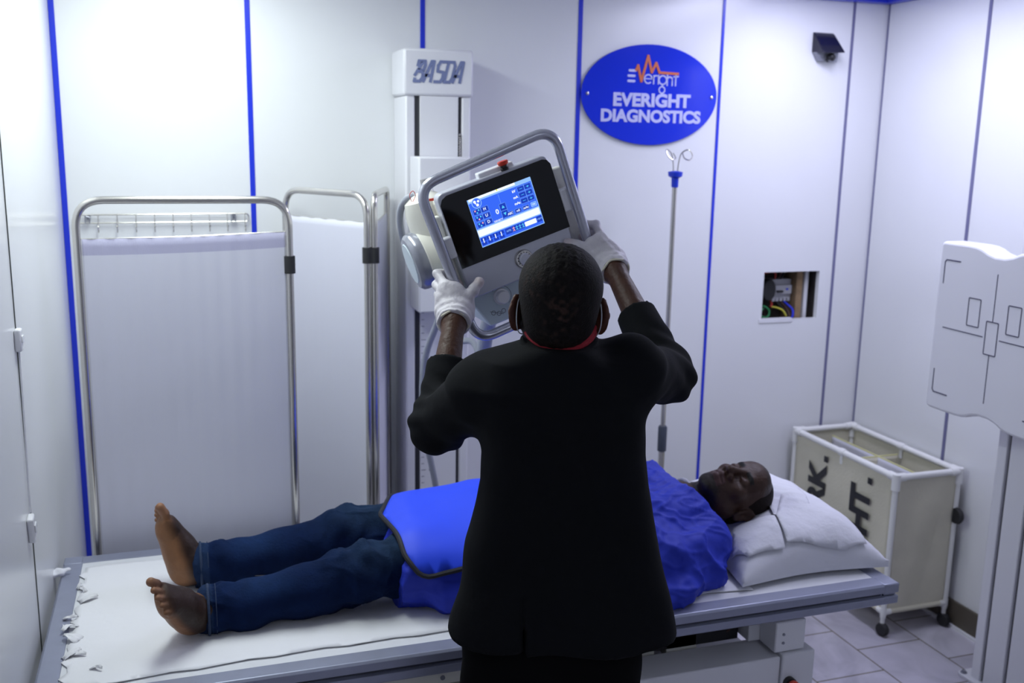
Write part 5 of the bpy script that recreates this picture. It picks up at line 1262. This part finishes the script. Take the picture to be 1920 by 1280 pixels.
bz += [cap(tp(0, .004, zc-.09), tp(0, .004, zc-.050), .066, .062, k=.03), cap(tp(0, .004, zc-.03), tp(0, .004, zc+.06), .056, k=.004, op='-')]
fL_, fR_ = nrm(wrL-elL), nrm(wrR-elR)
def bcut(X, Y, Z):
    a = (X-slL[0])*fL_[0]+(Y-slL[1])*fL_[1]+(Z-slL[2])*fL_[2]; da = np.sqrt((X-slL[0])**2+(Y-slL[1])**2+(Z-slL[2])**2)
    b = (X-slR[0])*fR_[0]+(Y-slR[1])*fR_[1]+(Z-slR[2])*fR_[2]; db = np.sqrt((X-slR[0])**2+(Y-slR[1])**2+(Z-slR[2])**2)
    ca = np.where(da < .11, a, -1); cb = np.where(db < .11, b, -1)
    h = Z+0*X+0*Y
    u = (X-TO[0])*E1[0]+(Y-TO[1])*E1[1]; w = (X-TO[0])*E2[0]+(Y-TO[1])*E2[1]
    vent = np.where((np.abs(u+.062-.0*h) < .0025+.010*np.maximum(0, 1.02-h)) & (w < 0) & (h < 1.02), 0.01, -1)     # the vent slit
    hem = np.where(u < -.062, .897, .890)-h
    neck = np.where((u*u+w*w < .062**2), h-(zc-.006), -1)
    return np.maximum(np.maximum(np.maximum(np.maximum(ca, cb), vent), neck), hem)
def coat_disp(v, n):
    d = v-TO; z = v[:, 2]; x = d@E1
    o = .0015*wave(v, (1, .3, .2), 30, 1)+.0035*wave(v, (.75, .2, .65), 34, .4, (1, 0, 1), 8, 1.3)*sstep(1.15, 1.0, z)
    for S_, E_, ph in ((shL2, elL, .3), (shR2, elR, 1.8)):
        q = np.exp(-(np.linalg.norm(v-E_, axis=1)/.10)**2); o += q*.0045*wave(v, (.8, .3, 1), 105, ph, (0, 1, .6), 20, 1.1)
        q = np.exp(-(np.linalg.norm(v-S_, axis=1)/.09)**2); o += q*.0025*wave(v, (.5, .3, -1), 90, ph)
    o += .0035*rough(v, 26, 21)*sstep(1.2, 1.0, z)                                                    # back seam
    return o
lo = np.minimum.reduce([elL, elR, TO-.27])-.075; hi = np.maximum.reduce([elL, elR, shL, shR, slL, slR, TO+.27])+.075
blz, *_ = organic('blazer', bz, grid1((lo[0], hi[0], .0055)), grid1((lo[1], hi[1], .0055)), grid1((hs[0]-.03, 1.62, .0055)), M['jacket'], tech, disp=coat_disp, extra=bcut)
P = [cc+(-E3*.038)+E1*math.cos(a)*.072+E2*math.sin(a)*.074+E3*(.010*math.sin(a)+.006*math.cos(a)**2) for a in [i*2*math.pi/40 for i in range(40)]]
mb = MB(); mb.tube(P, .0105, 10, closed=True); mb.tube([p+E3*.012 for p in P], .0085, 10, closed=True); mb.build('blazer_collar', M['jacket'], blz)
# trousers, shoes
tr = [loft(TO, E1, E2, E3, [.72, .80, .88, 1.00], [-.0]*4, [0]*4, [.183, .185, .18, .15], [.100, .100, .100, .09], .04, 2.4)]
for s in (-1, 1):
    tr += [cap(tp(s*.092, 0, .84), tp(s*.098, .01, .47), .090, .074, k=.03), cap(tp(s*.098, .01, .47), tp(s*.10, -.005, .06), .072, .060, k=.02)]
organic('trousers', tr, grid1((TO[0]-.25, TO[0]+.25, .008)), grid1((TO[1]-.25, TO[1]+.25, .008)), grid1((.02, 1.02, .009)), M['trouser'], tech, disp=lambda v, n: .002*wave(v, (1, .4, .5), 40)+.002*wave(v, (.2, 1, .9), 55),
        extra=lambda X, Y, Z: np.maximum(.035-Z+0*X+0*Y, Z-.99+0*X))
for s in (-1, 1):
    sh = [cap(tp(s*.10, -.045, .045), tp(s*.108, .10, .040), .042, .038, k=.03), ell(tp(s*.112, .15, .030), (.045, .055, .030), k=.03), cap(tp(s*.10, -.03, .06), tp(s*.10, -.02, .10), .045, .042, k=.03)]
    a = tp(s*.10, 0, 0); organic('shoe', sh, grid1((a[0]-.17, a[0]+.19, .006)), grid1((a[1]-.15, a[1]+.28, .006)), grid1((-.005, .16, .005)), M['shoe'], tech, extra=lambda X, Y, Z: .001-Z+0*X+0*Y)
# gloves with cuffs
def glove(prims, wr, palm, fdir, colfn):
    a = wr+fdir*.002
    P = prims+[cap(a, palm[0], .030, .033, k=.02, flat=(CF, .78)), cap(a-fdir*.004, a+fdir*.012, .033, .030, k=.010)]
    lo = np.min([p[1] for p in P], 0)-.012; hi = np.max([p[2] for p in P], 0)+.012
    def cut(X, Y, Z): return -((X-a[0])*fdir[0]+(Y-a[1])*fdir[1]+(Z-a[2])*fdir[2])+.0025*np.sin(95*X+60*Z)
    def dsp(v, n):
        q = np.exp(-(((v-a)@fdir)/.045)**2)
        return q*.0016*wave(v, tuple(fdir), 330, .4, (1, 0, 1), 60, .8)+.0006*wave(v, (1, .2, .6), 260)
    organic('glove', P, grid1((lo[0], hi[0], .0024)), grid1((lo[1], hi[1], .0024)), grid1((lo[2], hi[2], .0024)), M['glove'], tech, colfn, off=.0022, disp=dsp, extra=cut)
    e1 = nrm(np.cross(fdir, CF)); e2 = np.cross(fdir, e1)
    mb = MB(); mb.tube([a+e1*math.cos(t_)*.0345+e2*math.sin(t_)*.031+fdir*(.003*math.sin(5*t_)+.001) for t_ in [i*2*math.pi/36 for i in range(36)]], .0028, 8, closed=True)
    mb.build('glove_cuff', mat('glove_bead', (.72, .68, .55), .5), tech, label='rolled glove cuff')
def gcol(tips):
    def fn(v):
        c = np.tile(np.array((.62, .59, .63)), (len(v), 1))
        for t_ in tips:
            w = np.exp(-(np.linalg.norm(v-t_, axis=1)/.014)**2); c = c*(1-.8*w[:, None])+np.array((.62, .46, .40))[None]*.8*w[:, None]
        return c
    return fn
glove(handL, wrL, palmL, nrm(palmL[0]-wrL), gcol([tL_[-1]]+[f[0][-1] for f in fL]))
glove(handR, wrR, palmR, nrm(palmR[0]-wrR), gcol([tR_[-1]]+[f[0][-1] for f in fR]))
for o in bpy.data.objects:
    if o.type == 'MESH' and o.parent is None and 'kind' not in o and 'category' not in o: print('UNTAGGED', o.name)
